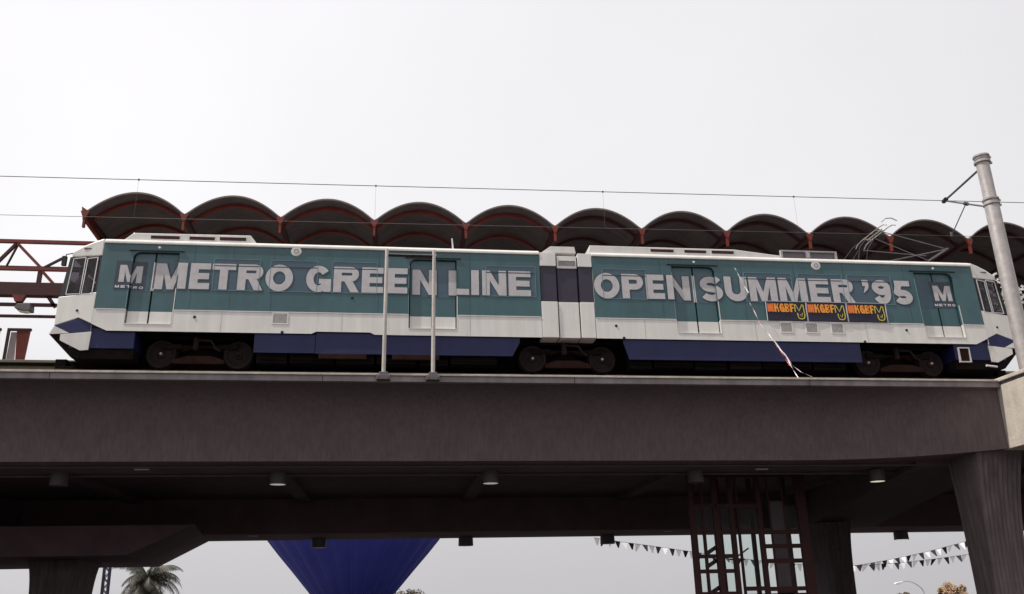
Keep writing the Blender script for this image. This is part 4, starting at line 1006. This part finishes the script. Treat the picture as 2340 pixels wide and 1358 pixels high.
b = MB(); b.use('cable')
for sx_, sy_ in ((-1,-1),(1,-1),(1,1),(-1,1)): b.tube([(BX+.7*sx_, BY+.5*sy_, -RZ+1.1), (BX+1.3*sx_, BY+1.3*sy_, -5.74)], .02, 5)
b.build('rigging', None, bl)

# ------------------------------------------------------------------ trees, mast, lamp, bunting
def palm(x, y, ztop, L):
    t = thing('palm_tree', (x, y, -RZ), 'feathery palm tree with arching fronds below the left end of the viaduct', 'palm')
    b = MB(); b.use('bark'); zz = [-RZ + (ztop+RZ)*k/8 for k in range(9)]
    b.tube([(x+.15*math.sin(k*.5), y, z) for k, z in enumerate(zz)], [.42-.02*k for k in range(9)], 12); b.build('trunk', None, t, smooth=True)
    xt = x+.15*math.sin(4); b = MB(); b.use('palm'); r = random.Random(11)
    for k in range(44):
        az = 2*PI*k/44*3.0 + r.uniform(-.2, .2); el = math.radians(r.choice([80, 65, 48, 30, 12, -10, -35]) + r.uniform(-8, 8)); Lf = L*r.uniform(.8, 1.08)
        p = Vector((xt, y, ztop)); n_ = 16; dirh = Vector((math.cos(az), math.sin(az), 0)); pts = []
        for i in range(n_+1):
            pts.append(p.copy()); e = el - (i/n_)**1.15*math.radians(122 + 14*math.cos(el)); p = p + (dirh*math.cos(e) + Vector((0, 0, math.sin(e))))*(Lf/n_)
        b.tube(pts, [.05*(1-.8*i/n_) for i in range(n_+1)], 4)
        side = dirh.cross(Vector((0, 0, 1)))
        for i in range(2, n_*3):
            u = i/(n_*3); q_ = pts[int(u*n_)].lerp(pts[min(int(u*n_)+1, n_)], u*n_ % 1)
            ll = L*.26*math.sin(PI*min(1, u*.85+.12))*r.uniform(.8, 1.1)
            for s_ in (-1, 1):
                d = (side*s_*.75 + dirh*.30 + Vector((0, 0, -.65 - .35*r.random()))).normalized()
                w = (pts[int(u*n_)] - pts[min(int(u*n_)+1, n_)]).normalized()*.045
                b.face([q_-w, q_+w, q_+d*ll*.6+w*.8, q_+d*ll]); 
    b.build('crown', None, t)
palm(-33.0, 90, -2.6, 5.2)
def leafy(name, x, y, ztop, R_, leafm, label, cat='tree', n=2600, sz=.22, seed=1, flat=.8):
    t = thing(name, (x, y, -RZ), label, cat); r = random.Random(seed)
    zc_ = ztop - R_*flat; b = MB(); b.use('bark')
    b.tube([(x, y, -RZ), (x+.1, y, (zc_-RZ)/2), (x, y, zc_)], [.3, .22, .12], 10)
    cl = []
    for k in range(16):
        a = r.uniform(0, 2*PI); e = r.uniform(-.4, 1.3); rr = R_*r.uniform(.45, .85)
        c = Vector((x+rr*math.cos(a)*math.cos(e), y+rr*math.sin(a)*math.cos(e), zc_+rr*math.sin(e)*flat)); cl.append((c, R_*r.uniform(.22, .40)))
        b.tube([(x, y, zc_-R_*.4), c], [.09, .03], 6)
    b.build('trunk', None, t)
    b = MB(); b.use(leafm)
    for k in range(n):
        c, cr_ = r.choice(cl); d = Vector((r.gauss(0, 1), r.gauss(0, 1), r.gauss(0, 1))).normalized()*cr_*r.uniform(.3, 1.05)
        p = c+d; a = Vector((r.gauss(0, 1), r.gauss(0, 1), r.gauss(0, 1))).normalized(); s1 = a*sz*r.uniform(.5, 1); s2 = a.orthogonal().normalized()*sz*.5
        b.face([p-s1, p+s2, p+s1, p-s2])
    b.build('crown', None, t)
leafy('broadleaf_tree', -2.95, 120, -3.10, 3.3, 'leaf', 'dark rounded treetop just right of the balloon mouth', seed=4)
leafy('broadleaf_tree', 86.3, 120, -3.5, 2.6, 'leaf_s', 'small sunlit golden brown treetop between the right-hand piers', seed=9, n=2200, sz=.25)
leafy('broadleaf_tree', 77.8, 120, -5.1, 1.2, 'leaf', 'tiny dark treetop below the street lamp', seed=12, n=700, sz=.2)
ms = thing('lattice_mast', (-22.8, 40, -RZ), 'slim dark lattice mast between the left pier and the palm', 'mast')
def lat(b):
    b.use('diaphragm'); h0, h1 = -RZ, -2.3
    for sx_, sy_ in ((-1,-1),(1,-1),(1,1),(-1,1)): b.cyl((-22.75+.17*sx_, 40+.17*sy_, h0), (-22.85+.17*sx_, 40+.17*sy_, h1), .06, .055, 6)
    k = 0; z = h0
    while z < h1-.3:
        s_ = 1 if k % 2 else -1
        for yy in (-1, 1): b.bar((-22.8-.17*s_, 40+.17*yy, z), (-22.8+.17*s_, 40+.17*yy, z+.34), .05, .05)
        z += .34; k += 1
one(lat, 'lattice', None, ms)
sl = thing('street_lamp', (129.6, 200, -RZ), 'thin curved-arm street lamp seen between the right-hand piers', 'street lamp')
one(lambda b: (b.use('steel'), b.tube([(129.6, 200, -RZ), (129.5, 200, -5.0), (129.1, 200, -4.1), (128.0, 200, -3.2), (126.8, 200, -2.6), (125.6, 200, -2.3), (124.0, 200, -2.45)], [.16, .13, .11, .1, .09, .08, .08], 8)), 'pole', None, sl)
one(lambda b: (b.use('lens'), b.prism([(121.8, -2.95), (122.4, -2.6), (124.1, -2.35), (124.2, -2.55), (123.0, -3.05)], 199.6, 200.4)), 'lamp_head', None, sl, bevel=.08)
def bunting(name, pts, label, start=0):
    t = thing('bunting', pts[0], label, 'bunting', 'strings of black and white pennants')
    C_ = []
    for i in range(len(pts)-1):
        for k in range(8): u = k/8; C_.append(tuple(pts[i][c]*(1-u)+pts[i+1][c]*u for c in range(3)))
    C_.append(pts[-1])
    one(lambda b: (b.use('cable'), b.tube(C_, .010, 4)), 'cord', None, t)
    d = 0; k = start; r = random.Random(len(pts)*7+start)
    nxt = .15
    for a, c in zip(C_, C_[1:]):
        a = V3(a); c = V3(c); L = (c-a).length
        while nxt < d + L:
            p = a.lerp(c, (nxt-d)/L); u = (c-a).normalized()*.155
            tip = p + Vector((r.uniform(-.10, .10), r.uniform(-.25, .25), -.36+r.uniform(0, .05)))
            b = MB(); b.use('bunt_b' if k % 2 else 'bunt_w'); q_ = tip + Vector((0, .01, 0))
            b.face([p-u, p+u, tip + u*.2, tip - u*.2]); b.build('pennant', None, t); k += 1; nxt += .37
        d += L
bunting('a', [(5.9, 25, -2.55), (7.1, 25, -2.74), (9.1, 25, -3.02), (11.1, 25, -3.32), (13.5, 25, -3.68), (16.0, 25, -3.98), (18.3, 25, -4.15), (20.5, 25, -4.17), (22.6, 25, -4.08), (24.7, 25, -3.92), (26.8, 25, -3.70), (29, 25, -3.4)], 'long string of black and white pennants sagging past the lift tower, lower at right')
bunting('b', [(19.2, 25.6, -4.42), (20.6, 25.6, -4.15), (22.6, 25.6, -3.88), (24.7, 25.6, -3.52), (26.8, 25.6, -3.08), (28.8, 25.6, -2.6)], 'upper short string of black and white pennants rising to the right pier', 1)
